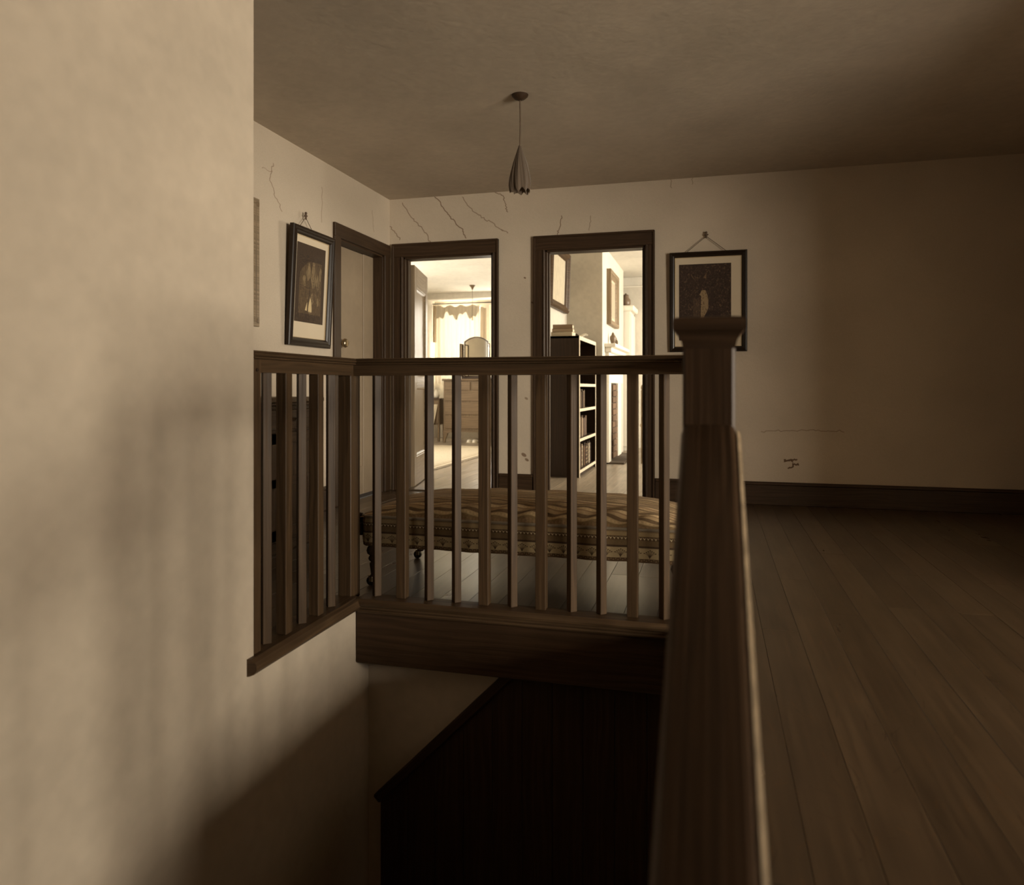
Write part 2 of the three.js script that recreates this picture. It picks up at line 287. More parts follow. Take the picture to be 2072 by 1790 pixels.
boards(floor, 1.06, XR, ZEDGE, ZF, 0.1275, M.floors);
const floorB = structure('floor_bedroom', 'pale boarded floor of the bright bedroom', 'floor');
mesh('joists', cb(BX0 - 0.1, -0.14, BZ - 0.6, BX1 + 0.1, -0.024, ZB - 0.061), M.sub, floorB);
boards(floorB, BX0, BX1, BZ - 0.5, ZB - 0.062, 0.128, M.floorsRoom);
const floorS = structure('floor_study', 'pale boarded floor of the room with bookcase', 'floor');
mesh('joists', cb(SX0 + 0.001, -0.14, SZ, SX1 + 0.1, -0.024, ZB - 0.061), M.sub, floorS);
boards(floorS, SX0 + 0.001, SX1, SZ, ZB - 0.062, 0.128, M.floorsRoom);

// ---- bedroom shell
wallX('wall_bedroom_left', BZ - 0.5, ZB - TW, 0, H, BX0, -TW, M.plasterRoom, 'pale plaster side wall of the bedroom with its window', [], [[-9.6, -7.6, 0.8, 2.3]]);
const AX0 = -4.81, AX1 = -2.9, AZ = -12.38, ATOP = 2.44;
wallZ('wall_bedroom_far', BX0, BX1, 0, H, BZ, -0.1, M.plasterRoom, 'pale bedroom wall with the window alcove', [[AX0, AX1, ATOP]]);
wallX('wall_alcove_left', AZ - 0.02, BZ - 0.1, 0, H, AX0, -0.1, M.plasterRoom, 'side of the window alcove next to the curtain');
wallX('wall_alcove_right', AZ - 0.02, BZ - 0.1, 0, H, AX1, 0.1, M.plasterRoom, 'side of the window alcove beyond the chest');
wallZ('wall_alcove_back', AX0 - 0.1, AX1 + 0.1, 0, H, AZ, -0.1, M.plasterRoom, 'back of the window alcove', [], [[-4.72, -3.92, 1.0, 2.36], [-3.80, -3.0, 1.0, 2.36]]);
tag(mesh('ceiling_alcove', boxUV(new THREE.BoxGeometry(AX1 - AX0, 0.1, 0.28).translate((AX0 + AX1) / 2, ATOP + 0.05, -12.24), 'x', 0, 0), M.plasterRoom), 'plaster soffit of the window alcove', 'ceiling', 'structure');
wallX('wall_partition', SZ - 1.2, ZB - TW, 0, H, SX0, -0.1, M.plasterRoom, 'plaster partition between bedroom and study');
tag(mesh('ceiling_bedroom', boxUV(new THREE.BoxGeometry(BX1 - BX0 + 0.2, 0.12, ZB - TW - BZ + 0.6).translate((BX0 + BX1) / 2, H + 0.06, (ZB - TW + BZ - 0.6) / 2), 'x', 0, 0), M.ceilRoom), 'white plaster ceiling of the bedroom', 'ceiling', 'structure');
// ---- study shell
wallX('wall_study_right', SZ, ZB - TW, 0, H, SX1, TW, M.plasterRoom, 'pale plaster wall of the study with its window', [], [[-10.1, -7.6, 0.8, 2.3]]);
wallZ('wall_study_far', SX0, SX1 + 0.1, 0, H, SZ, -0.1, M.plasterRoom, 'plain plaster wall at the far end of the study');
tag(mesh('ceiling_study', boxUV(new THREE.BoxGeometry(SX1 - SX0 + 0.2, 0.12, ZB - TW - SZ + 0.1).translate((SX0 + SX1) / 2 + 0.1, H + 0.06, (ZB - TW + SZ) / 2 - 0.05), 'x', 0, 0), M.ceilRoom), 'white plaster ceiling of the study', 'ceiling', 'structure');
const fr = structure('trim_1', 'white painted frieze band under the study ceiling', 'trim');
mesh('frieze', cb(SX0, 2.405, SZ, SX1, H - 0.002, SZ + 0.012, 0.003, 'x'), M.ceilRoom, fr);
mesh('picture_rail', cb(SX0, 2.385, SZ, SX1, 2.405, SZ + 0.03, 0.006, 'x'), M.whitePaint, fr);

// ---- windows (sashes with panes in the openings)
function windowUnit(n, label, along, at, a0, a1, y0, y1, cols, rows) {
  const w = structure('window_' + n, label, 'window'), d = 0.05, put = (p0, q0, p1, q1, t, m, nm, b = 0.003) => mesh(nm, along === 'x' ? cb(p0, q0, at - t, p1, q1, at + t, b, 'y') : cb(at - t, q0, p0, at + t, q1, p1, b, 'y'), m, w);
  put(a0, y0, a0 + 0.045, y1, d, M.whitePaint, 'frame'); put(a1 - 0.045, y0, a1, y1, d, M.whitePaint, 'frame'); put(a0 + 0.045, y0, a1 - 0.045, y0 + 0.05, d, M.whitePaint, 'frame'); put(a0 + 0.045, y1 - 0.05, a1 - 0.045, y1, d, M.whitePaint, 'frame');
  const iw = (a1 - a0 - 0.09) / cols, ih = (y1 - y0 - 0.1) / rows;
  for (let i = 1; i < cols; i++) put(a0 + 0.045 + iw * i - 0.011, y0 + 0.05, a0 + 0.045 + iw * i + 0.011, y1 - 0.05, 0.018, M.whitePaint, 'glazing_bar');
  for (let j = 1; j < rows; j++) put(a0 + 0.045, y0 + 0.05 + ih * j - 0.011, a1 - 0.045, y0 + 0.05 + ih * j + 0.011, 0.018, M.whitePaint, 'glazing_bar');
  for (let i = 0; i < cols; i++) for (let j = 0; j < rows; j++) {
    const p0 = a0 + 0.045 + iw * i + 0.011, p1 = p0 + iw - 0.022, q0 = y0 + 0.05 + ih * j + 0.011, q1 = q0 + ih - 0.022, g = new THREE.PlaneGeometry(p1 - p0, q1 - q0);
    if (along === 'z') g.rotateY(-Math.PI / 2); g.translate(along === 'x' ? (p0 + p1) / 2 : at, (q0 + q1) / 2, along === 'x' ? at : (p0 + p1) / 2); mesh('pane', g, M.glass, w);
  }
  return w;
}
windowUnit(1, 'sash window of the side room lighting the landing', 'z', 5.66, -0.9, 3.1, 0.35, 1.85, 5, 2);
windowUnit(5, 'side window of the bedroom facing the partition', 'z', BX0 - 0.06, -9.6, -7.6, 0.8, 2.3, 3, 3);
windowUnit(2, 'bedroom casement behind the sheer curtain', 'x', AZ - 0.05, -4.72, -3.92, 1.0, 2.36, 2, 3);
windowUnit(3, 'uncurtained bright bedroom casement beside the dark mullion', 'x', AZ - 0.05, -3.80, -3.0, 1.0, 2.36, 2, 3);
windowUnit(4, 'wide study window facing the bookcase', 'z', SX1 + 0.06, -10.1, -7.6, 0.8, 2.3, 4, 3);

// ---- door casings
function casingZ(n, [x0, x1, top], wl, wr, label) {
  const t = structure('trim_' + n, label, 'door casing'), z = ZB, wt = 0.115;
  const side = (a, b, inner) => { mesh('casing', cb(a, 0, z, b, top + 0.001, z + 0.02, 0.004), M.casing, t); const e = inner > 0 ? b : a, o = inner > 0 ? a : b; mesh('bead', clean(new THREE.CylinderGeometry(0.009, 0.009, top, 10).translate(e - inner * 0.012, top / 2, z + 0.02)), M.casing, t); mesh('back_band', cb(Math.min(o, o + inner * 0.018), 0, z, Math.max(o, o + inner * 0.018), top + wt, z + 0.032, 0.004), M.casing, t); };
  side(x0 - wl, x0 + 0.004, 1); side(x1 - 0.004, x1 + wr, -1);
  mesh('head_casing', cb(x0 - wl, top - 0.004, z, x1 + wr, top + wt, z + 0.024, 0.004, 'x'), M.casing, t);
  mesh('head_band', cb(x0 - wl, top + wt - 0.018, z, x1 + wr, top + wt, z + 0.034, 0.004, 'x'), M.casing, t);
  for (const [a, b] of [[x0 - 0.002, x0 + 0.018], [x1 - 0.018, x1 + 0.002]]) mesh('jamb', cb(a, 0, z - TW - 0.006, b, top, z + 0.002, 0.002), M.casing, t);
  mesh('head_jamb', cb(x0, top - 0.018, z - TW - 0.006, x1, top, z + 0.002, 0.002, 'x'), M.casing, t);
  for (const [a, b] of [[x0 + 0.018, x0 + 0.03], [x1 - 0.03, x1 - 0.018]]) mesh('stop', cb(a, 0, z - 0.075, b, top - 0.018, z - 0.04, 0.002), M.casing, t);
  mesh('threshold', cb(x0 + 0.018, 0, z - TW - 0.01, x1 - 0.018, 0.012, z + 0.012, 0.004, 'x'), M.floors[1], t);
}
casingZ(2, D1, 0.098, 0.05, 'dark stained casing round the bedroom doorway');
casingZ(3, D2, 0.095, 0.072, 'dark stained casing round the study doorway');
{ const t = structure('trim_4', 'dark stained casing round the closed door', 'door casing'), [z0, z1, top] = D3, wt = 0.1, x = XL;
  mesh('casing', cb(x, 0, z0 - 0.098, x + 0.02, top, z0 + 0.004, 0.004), M.casing, t); mesh('casing', cb(x, 0, z1 - 0.004, x + 0.02, top, z1 + 0.095, 0.004), M.casing, t);
  mesh('head_casing', cb(x, top - 0.004, z0 - 0.098, x + 0.024, top + wt, z1 + 0.095, 0.004, 'z'), M.casing, t);
  for (const [a, b] of [[z0 - 0.002, z0 + 0.018], [z1 - 0.018, z1 + 0.002]]) mesh('jamb', cb(x - TW, 0, a, x + 0.002, top, b, 0.002), M.casing, t);
  mesh('head_jamb', cb(x - TW, top - 0.018, z0, x + 0.002, top, z1, 0.002, 'z'), M.casing, t);
}
// ---- baseboards
function baseZ(side, x0, x1, z, label) { const t = structure('baseboard_' + side, label, 'baseboard'); mesh('board', cb(x0, 0, z, x1, 0.15, z + 0.018, 0.003, 'x'), M.casing, t); mesh('cap', cb(x0, 0.15, z, x1, 0.175, z + 0.026, 0.006, 'x'), M.casing, t); }
baseZ('back_middle', D1[1] + 0.052, D2[0] - 0.098, ZB, 'dark baseboard between the two open doorways');
baseZ('back_right', D2[1] + 0.074, XR, ZB, 'dark baseboard under the framed print right of the doorways');
{ const t = structure('baseboard_left', 'dark baseboard along the wall of the closed door', 'baseboard'); mesh('board', cb(XL, 0, D3[1] + 0.097, XL + 0.018, 0.15, ZEDGE, 0.003, 'z'), M.casing, t); mesh('cap', cb(XL, 0.15, D3[1] + 0.097, XL + 0.026, 0.175, ZEDGE, 0.006, 'z'), M.casing, t); }

// ------------------------------------------------------------------ doors
{ const d = structure('door_1', 'pale plain door standing closed in the left wall', 'door'), [z0, z1, top] = D3, x = XL - TW + 0.012;
  mesh('leaf', cb(x - 0.02, 0.008, z0 + 0.02, x + 0.012, top - 0.02, z1 - 0.02, 0.003), M.doorGrain, d);
  mesh('stile', cb(x + 0.010, 0.008, z0 + 0.02, x + 0.022, top - 0.02, z0 + 0.20, 0.003), M.doorGrain, d);
  mesh('bottom_rail', cb(x + 0.010, 0.008, z0 + 0.20, x + 0.022, 0.24, z1 - 0.02, 0.003, 'z'), M.doorGrain, d);
  const k = onX(697, 694, x + 0.06), kn = mesh('knob', lathe([[0, 0.062], [0.016, 0.060], [0.026, 0.052], [0.029, 0.042], [0.024, 0.032], [0.012, 0.026], [0.010, 0.006], [0.027, 0.004], [0.029, 0]], 24).rotateZ(-Math.PI / 2), M.brass, d);
  kn.scale.setScalar(1.25); kn.position.set(x + 0.012, k.y, k.z); kn.userData.label = 'round brass door knob';
}
{ // bedroom door standing open into the room
  const hinge = onY(836, 987, 0), far = onY(859, 969, 0), d = structure('door_2', 'panelled bedroom door standing open into the room', 'door');
  const L = 0.74, ang = Math.atan2(-(far.z - hinge.z), far.x - hinge.x); d.position.set(-2.585, 0, -6.09); d.rotation.y = ang;
  const top = 1.99, f = 0.022;
  mesh('stile', cb(0, 0.01, -f, 0.11, top, f, 0.003), M.doorWood, d); mesh('stile', cb(L - 0.11, 0.01, -f, L, top, f, 0.003), M.doorWood, d);
  mesh('rail', cb(0.11, 0.01, -f, L - 0.11, 0.27, f, 0.003, 'x'), M.doorWood, d); mesh('rail', cb(0.11, 0.90, -f, L - 0.11, 1.14, f, 0.003, 'x'), M.doorWood, d); mesh('rail', cb(0.11, 1.80, -f, L - 0.11, top, f, 0.003, 'x'), M.doorWood, d);
  mesh('panel', cb(0.10, 0.26, -0.008, L - 0.10, 0.91, 0.008, 0.002), M.doorWood, d); mesh('panel', cb(0.10, 1.13, -0.008, L - 0.10, 1.81, 0.008, 0.002), M.doorWood, d);
  for (const [a, b] of [[0.27, 0.90], [1.14, 1.80]]) for (const s of [-1, 1]) { const g = frameSweep(L - 0.22, b - a, [[0, 0.0], [0, 0.019], [0.012, 0.019], [0.028, 0.006]]); if (s < 0) g.rotateY(Math.PI); g.translate(L / 2, (a + b) / 2, 0); mesh('panel_moulding', g, M.doorWood, d); }
  const kn = mesh('knob', lathe([[0, 0.06], [0.018, 0.056], [0.027, 0.044], [0.02, 0.03], [0.01, 0.02], [0.02, 0.003], [0.026, 0]], 18).rotateX(Math.PI / 2), M.brass, d); kn.position.set(L - 0.06, 1.02, f);
}

// ------------------------------------------------------------------ balustrade round the stairwell
const RAILTOP = 1.014, NZ = -1.346;
const railProfile = [[-0.021, 0.942], [0.021, 0.942], [0.021, 0.986], [0.034, 0.988], [0.034, 0.9925], [0.0295, 0.9945], [0.035, 0.997], [0.037, 1.002], [0.034, 1.0055], [0.031, 1.0065], [0.035, 1.009], [0.032, 1.0135], [0.022, RAILTOP], [-0.022, RAILTOP], [-0.032, 1.0135], [-0.035, 1.009], [-0.031, 1.0065], [-0.034, 1.0055], [-0.037, 1.002], [-0.035, 0.997], [-0.0295, 0.9945], [-0.034, 0.9925], [-0.034, 0.988], [-0.021, 0.986]];
const bal = thing('stair_balustrade', 'dark wooden balustrade with alternating square and diagonal bars round the stairwell', 'balustrade', [XS, 0, ZR]);
const inBal = (g) => g.translate(-XS, 0, -ZR);
const ZBAL = ZR - 0.035, XBAL = XS - 0.03;
mesh('handrail', inBal(boxUV(extrude(railProfile, 0 - XBAL + 0.0).rotateY(Math.PI / 2).translate(XBAL, 0, ZBAL), 'x')), M.wood, bal);
const zWall = onX(513, 785, XS).z;
mesh('handrail', inBal(boxUV(extrude(railProfile, zWall - ZBAL - 0.038).translate(XBAL, 0, ZBAL + 0.038), 'z')), M.wood, bal);
const Y0 = 0.02, Y1 = 0.945;
function baluster(x, z, s, turn) { const g = cb(-s / 2, Y0, -s / 2, s / 2, Y1, s / 2, 0.0018); g.rotateY(turn); mesh('baluster', inBal(boxUV(g.translate(x, 0, z), 'y')), M.wood, bal); }
for (const [k, px] of [['d', 762.7], ['s', 814.6], ['d', 868.5], ['d', 923.8], ['s', 980.7], ['d', 1037], ['s', 1095.7], ['d', 1157], ['d', 1217], ['s', 1280.4], ['d', 1344]]) baluster(onZ(px, 980, ZBAL).x, ZBAL, k === 's' ? 0.041 : 0.030, k === 's' ? 0 : Math.PI / 4);
for (const [k, px] of [['d', 539], ['s', 575], ['d', 610], ['s', 640], ['d', 669]]) baluster(XBAL, onX(px, 980, XBAL).z, k === 's' ? 0.041 : 0.030, k === 's' ? 0 : Math.PI / 4);
for (let i = 1; i < 12; i++) baluster(0, ZBAL + i * (-1.346 - ZBAL) / 12, [2, 5, 7, 10].includes(i) ? 0.041 : 0.030, [2, 5, 7, 10].includes(i) ? 0 : Math.PI / 4);
{ const p = onZ(710, 980, ZBAL + 0.043); mesh('corner_post', inBal(cb(p.x - 0.06, 0.0, ZBAL - 0.04, p.x, 0.986, ZBAL + 0.043, 0.003)), M.wood, bal); }
mesh('wall_post', inBal(cb(XBAL - 0.025, 0.0, zWall - 0.05, XBAL + 0.025, 0.988, zWall - 0.002, 0.003)), M.wood, bal);
mesh('peg', inBal(clean(new THREE.CylinderGeometry(0.006, 0.006, 0.006, 12).rotateZ(Math.PI / 2).translate(XBAL + 0.026, 0.95, zWall - 0.025))), M.woodDark, bal);
mesh('end_post', inBal(cb(-0.04, -0.25, ZBAL - 0.04, 0.04, 1.0, ZBAL + 0.04, 0.003)), M.wood, bal);
mesh('handrail', inBal(boxUV(extrude(railProfile, NZ - 0.0615 - ZBAL - 0.04).translate(0, 0, ZBAL + 0.04), 'z')), M.wood, bal);
const noseF = [[0.055, Y0], [-0.028, Y0], [-0.036, 0.012], [-0.038, 0.002], [-0.034, -0.008], [-0.024, -0.012], [-0.014, -0.014], [-0.014, -0.024], [-0.022, -0.027], [-0.025, -0.033], [-0.022, -0.039], [-0.012, -0.042], [0.0, -0.042], [0.0, -0.024], [0.055, -0.001]];
mesh('base_plate', inBal(boxUV(extrude(noseF, -0.045 - (XS + 0.02)).rotateY(Math.PI / 2).translate(XS + 0.02, 0, ZR), 'x')), M.wood, bal);
const noseL = [[-0.10, Y0], [0.012, Y0], [0.030, 0.012], [0.036, 0.0], [0.036, -0.014], [0.026, -0.027], [0.010, -0.034], [0.0, -0.036], [-0.10, -0.03]];
mesh('base_plate', inBal(boxUV(extrude(noseL, zWall + 0.035 - ZR).translate(XS, 0, ZR + 0.001), 'z')), M.wood, bal);
mesh('base_plate', inBal(cb(-0.045, -0.02, ZR + 0.045, 0.045, Y0, NZ - 0.047, 0.004, 'z')), M.wood, bal);
mesh('fascia', inBal(cb(XS + 0.001, -0.257, ZR - 0.025, 0.03, -0.018, ZR, 0.003, 'x')), M.woodDark, bal);
mesh('fascia', inBal(cb(-0.01, -0.257, ZR + 0.045, 0.015, -0.021, NZ - 0.047, 0.003, 'z')), M.woodDark, bal);

// near newel and the handrail of the flight going down
const nw = thing('newel_post', 'thick dark newel post with flared square cap at the stair head', 'newel', [-0.0056, 0, NZ]);
mesh('post', cb(-0.044, -0.3, -0.044, 0.044, 0.965, 0.044, 0.0055), M.woodDark, nw);
{ const loop = (hw, y) => [[-hw, y, hw], [hw, y, hw], [hw, y, -hw], [-hw, y, -hw]], prof = [[0.044, 0.958], [0.045, 0.966], [0.047, 0.973], [0.0505, 0.980], [0.056, 0.987], [0.0595, 0.990], [0.0605, 0.996], [0.0605, 1.004], [0.057, 1.0105], [0.045, 1.0125], [0.001, 1.014]], pos = [];
  for (let i = 0; i + 1 < prof.length; i++) { const A = loop(...prof[i]), B = loop(...prof[i + 1]); for (let k = 0; k < 4; k++) { const l = (k + 1) % 4; pos.push(...A[k], ...A[l], ...B[l], ...A[k], ...B[l], ...B[k]); } }
  mesh('cap', finish(pos, 'x'), M.woodDark, nw); }
const RAKE = Math.atan(0.52), sh = thing('stair_handrail', 'broad dark handrail running down the flight from the newel', 'handrail', [-0.0056, 0.827, NZ + 0.045]);
{ const W = 0.046, pr = [[-W, -0.075], [W, -0.075], [W, -0.016], [W - 0.0055, -0.003], [W - 0.011, -0.0005], [0, 0.0005], [-W + 0.011, -0.0005], [-W + 0.0055, -0.003], [-W, -0.016]];
  const run = 1.75, g = extrude(pr, run); const p = g.attributes.position; for (let i = 0; i < p.count; i++) p.setY(i, p.getY(i) - p.getZ(i) * Math.tan(RAKE)); g.computeVertexNormals();
  mesh('rail', boxUV(g, 'z'), M.woodDark, sh);
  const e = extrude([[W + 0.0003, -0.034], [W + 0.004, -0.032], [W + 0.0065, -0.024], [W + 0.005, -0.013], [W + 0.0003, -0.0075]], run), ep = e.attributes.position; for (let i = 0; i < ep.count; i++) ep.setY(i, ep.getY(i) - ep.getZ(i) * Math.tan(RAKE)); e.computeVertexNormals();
  mesh('lit_rail_edge', boxUV(e, 'z'), M.paleWood, sh).userData.label = 'pale strip painted as the lit outer edge of the handrail';  // added pale strip, the light on the rail side put into its colour
  for (let i = 0; i < 6; i++) { const z = 0.14 + i * 0.26; mesh('baluster', cb(-0.016, -z * Math.tan(RAKE) - 0.95, z - 0.016, 0.016, -z * Math.tan(RAKE) - 0.06, z + 0.016, 0.002), M.wood, sh); }
}
const st = structure('staircase', 'wooden flight going down from the landing beside the newel', 'stairs');
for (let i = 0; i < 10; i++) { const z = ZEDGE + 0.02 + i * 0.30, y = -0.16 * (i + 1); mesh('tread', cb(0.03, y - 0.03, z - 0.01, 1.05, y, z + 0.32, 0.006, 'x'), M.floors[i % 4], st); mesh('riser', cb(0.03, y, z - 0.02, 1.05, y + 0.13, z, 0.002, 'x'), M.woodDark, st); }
mesh('string', boxUV((() => { const g = extrude([[0, -0.02], [2.9, -0.02 - 2.9 * 0.533], [2.9, -0.45 - 2.9 * 0.533], [0, -0.45]], 0.03); g.rotateY(-Math.PI / 2); g.translate(0.03, 0, ZEDGE); return g; })(), 'z'), M.woodDark, st);
{ // raking spandrel of vertical boards below the fascia
  const sp = structure('trim_5', 'dark boarded spandrel with raking edge below the landing fascia', 'panelling'), z = ZR - 0.12, a = onZ(1022, 1372, z), slope = 1.0;
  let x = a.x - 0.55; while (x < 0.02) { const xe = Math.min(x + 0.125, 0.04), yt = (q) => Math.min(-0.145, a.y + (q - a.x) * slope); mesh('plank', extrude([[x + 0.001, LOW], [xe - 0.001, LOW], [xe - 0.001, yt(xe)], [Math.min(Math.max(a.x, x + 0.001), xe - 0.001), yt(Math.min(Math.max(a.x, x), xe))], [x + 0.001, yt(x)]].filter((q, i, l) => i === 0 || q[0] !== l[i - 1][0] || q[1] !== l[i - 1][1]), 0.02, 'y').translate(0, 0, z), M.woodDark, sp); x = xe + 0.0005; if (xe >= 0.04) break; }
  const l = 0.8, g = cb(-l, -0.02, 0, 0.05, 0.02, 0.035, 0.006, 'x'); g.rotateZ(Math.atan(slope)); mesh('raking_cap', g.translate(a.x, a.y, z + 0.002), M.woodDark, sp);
}

// ------------------------------------------------------------------ upholstered bench behind the balustrade
const BXL = -1.52, BXR = -0.085, BZF = -2.985, BZB = -3.64, BCX = (BXL + BXR) / 2, BCZ = (BZF + BZB) / 2;
const bench = thing('upholstered_bench', 'low long bench covered in striped tapestry on turned legs with casters', 'bench', [BCX, 0, BCZ]);
const T_kilim = canvasTex(512, 1024, (g, w, h) => {                              // stripes run along u
  g.fillStyle = '#8a7250'; g.fillRect(0, 0, w, h);
  let y = 0; const cols = ['#86704f', '#bca680', '#705b41', '#b09874', '#93795a', '#cbb48d', '#7a6449', '#a48d69'];
  let i = 0; while (y < h) { const t = rr(7, 34); g.fillStyle = cols[i++ % cols.length]; g.fillRect(0, y, w, t); if (rnd() < 0.4) { g.fillStyle = cols[(i + 3) % 8]; for (let x = 0; x < w; x += 16) g.fillRect(x, y + t * 0.3, 8, t * 0.4); } y += t; }
  for (let n = 0; n < 9000; n++) { g.fillStyle = `rgba(${rnd() < 0.5 ? '30,18,8' : '210,190,150'},${rr(0.05, 0.25)})`; g.fillRect(rr(0, w), rr(0, h), rr(2, 14), 1.5); }
});
const T_band = canvasTex(2048, 256, (g, w, h) => {                               // front band, top to bottom
  const P = (y0, y1, c) => { g.fillStyle = c; g.fillRect(0, y0 * h, w, (y1 - y0) * h + 1); };
  P(0, 0.10, '#8a7150'); P(0.10, 0.22, '#a58c64'); P(0.22, 0.34, '#5e472d'); P(0.34, 0.50, '#765f40'); P(0.50, 0.56, '#4a3621'); P(0.56, 0.88, '#b39d76'); P(0.88, 1, '#5a4329');
  for (let x = 0; x < w; x += 22) { g.fillStyle = '#d8c69e'; g.beginPath(); g.moveTo(x, 0.24 * h); g.lineTo(x + 11, 0.33 * h); g.lineTo(x + 20, 0.24 * h); g.lineTo(x + 11, 0.28 * h); g.fill(); }
  for (let x = 20; x < w; x += 86) { g.strokeStyle = '#4a361f'; g.lineWidth = 2.5; for (let k = -3; k <= 3; k++) { g.beginPath(); g.moveTo(x, 0.86 * h); g.quadraticCurveTo(x + k * 4, 0.72 * h, x + k * 11, (0.62 + 0.03 * Math.abs(k)) * h); g.stroke(); g.fillStyle = '#4a361f'; g.beginPath(); g.arc(x + k * 11, (0.62 + 0.03 * Math.abs(k)) * h, 4, 0, 7); g.fill(); } }
  for (let x = 0; x < w; x += 14) { g.fillStyle = '#a88f66'; g.fillRect(x, (0.90 + 0.03 * ((x / 14) % 2)) * h, 6, 5); }
  for (let n = 0; n < 16000; n++) { g.fillStyle = `rgba(${rnd() < 0.5 ? '25,15,6' : '200,180,140'},${rr(0.05, 0.2)})`; g.fillRect(rr(0, w), rr(0, h), 4, 1.5); }
});
M.kilim = std('striped tapestry', rgb(1, 0.94, 0.87), 0.95, { map: T_kilim, bumpMap: rep(T_fabric, 8, 8), bumpScale: 0.001 });
M.band = std('patterned band', rgb(1, 1, 1), 0.95, { map: T_band });
{
  const LX = (BXR - BXL) / 2, LZ = (BZF - BZB) / 2, NU = 120, NV = 40, pos = [], uv = [], idx = [];
  const prof = (t) => 1 - Math.pow(Math.abs(t), 3.2);
  for (let j = 0; j <= NV; j++) for (let i = 0; i <= NU; i++) {
    const u = i / NU * 2 - 1, v = j / NV * 2 - 1, x = u * LX, z = v * LZ, e = prof(u) * prof(v);
    const pleat = Math.max(0, (v - 0.25) / 0.75) ** 1.5 * 0.010 * Math.sin((x + 0.3 * v) * Math.PI * 2 / 0.15) * (0.4 + 0.6 * Math.min(1, Math.max(0, (u + 0.9))));
    const tuft = 0.004 * Math.sin(x * 21 + 2 * z) * Math.sin(z * 27);
    pos.push(x, 0.315 + 0.085 * Math.pow(e, 0.55) + (pleat + tuft) * Math.min(1, e * 6), z); uv.push(x / 0.5, (z + LZ) / (2 * LZ));
  }
  for (let j = 0; j < NV; j++) for (let i = 0; i < NU; i++) { const a = j * (NU + 1) + i, b = a + 1, c = a + NU + 1, d = c + 1; idx.push(a, c, b, b, c, d); }
  const g = new THREE.BufferGeometry(); g.setAttribute('position', new THREE.Float32BufferAttribute(pos, 3)); g.setAttribute('uv', new THREE.Float32BufferAttribute(uv, 2)); g.setIndex(idx); g.computeVertexNormals();
  mesh('seat_cover', g, M.kilim, bench).userData.label = 'striped woven seat cover pleated over the front edge';
  // side band all round, slightly bellied, lower edge wavy
  const ring = [], per = [], N = 220, R = 0.03; let acc = 0;
  const corner = (t) => { const q = [[LX - R, LZ], [LX, LZ - R], [LX, -LZ + R], [LX - R, -LZ], [-LX + R, -LZ], [-LX, -LZ + R], [-LX, LZ - R], [-LX + R, LZ]]; return q[t % 8]; };
  const path = []; path.push([-LX + R, LZ]); for (let k = 0; k < 8; k++) { const a = path[path.length - 1], b = corner(k), n = Math.max(2, Math.round(Math.hypot(b[0] - a[0], b[1] - a[1]) / 0.02)); for (let s = 1; s <= n; s++) path.push([a[0] + (b[0] - a[0]) * s / n, a[1] + (b[1] - a[1]) * s / n]); }
  const rows = 8, bp = [], bu = [], bi = [];
  for (let i = 0; i < path.length; i++) { if (i) acc += Math.hypot(path[i][0] - path[i - 1][0], path[i][1] - path[i - 1][1]); for (let r = 0; r <= rows; r++) { const t = r / rows, bel = 1 + 0.006 * Math.sin(t * Math.PI) + 0.004 * Math.sin(acc * 9) * t, yb = 0.187 + 0.0012 * Math.sin(acc * 23) + 0.0008 * Math.sin(acc * 61); bp.push(path[i][0] * bel, 0.322 + (yb - 0.322) * t, path[i][1] * bel); bu.push(acc / 1.4, 1 - t); } }
  for (let i = 0; i + 1 < path.length; i++) for (let r = 0; r < rows; r++) { const a = i * (rows + 1) + r, b = a + 1, c = a + rows + 1, d = c + 1; bi.push(a, b, c, c, b, d); }
  const b = new THREE.BufferGeometry(); b.setAttribute('position', new THREE.Float32BufferAttribute(bp, 3)); b.setAttribute('uv', new THREE.Float32BufferAttribute(bu, 2)); b.setIndex(bi); b.computeVertexNormals();
  M.band.side = THREE.DoubleSide; mesh('side_band', b, M.band, bench).userData.label = 'patterned band with sprigs and zigzag trim round the seat';
  mesh('welt', (() => { const c = new THREE.CatmullRomCurve3(path.slice(0, -1).map(([x, z]) => new THREE.Vector3(x, 0.32, z)), true, 'catmullrom', 0.1); return clean(new THREE.TubeGeometry(c, 220, 0.006, 6, true)); })(), M.pelmet, bench);
  mesh('seat_frame', cb(-LX + 0.03, 0.19, -LZ + 0.03, LX - 0.03, 0.30, LZ - 0.03, 0.01, 'x'), M.cabinet, bench);
  const leg = lathe([[0.022, 0.24], [0.026, 0.2], [0.030, 0.19], [0.020, 0.183], [0.029, 0.172], [0.033, 0.158], [0.029, 0.144], [0.017, 0.136], [0.021, 0.132], [0.025, 0.122], [0.021, 0.113], [0.013, 0.107], [0.018, 0.102], [0.019, 0.094], [0.016, 0.075], [0.013, 0.05], [0.018, 0.046], [0.018, 0.04], [0.006, 0.036], [0, 0.036]], 20);
  const wheel = clean(new THREE.CylinderGeometry(0.02, 0.02, 0.014, 18).rotateX(Math.PI / 2)), fork = merge([cb(-0.006, 0.018, -0.013, 0.012, 0.046, -0.009, 0.001), cb(-0.006, 0.018, 0.009, 0.012, 0.046, 0.013, 0.001), cb(-0.008, 0.04, -0.013, 0.012, 0.046, 0.013, 0.001)]);
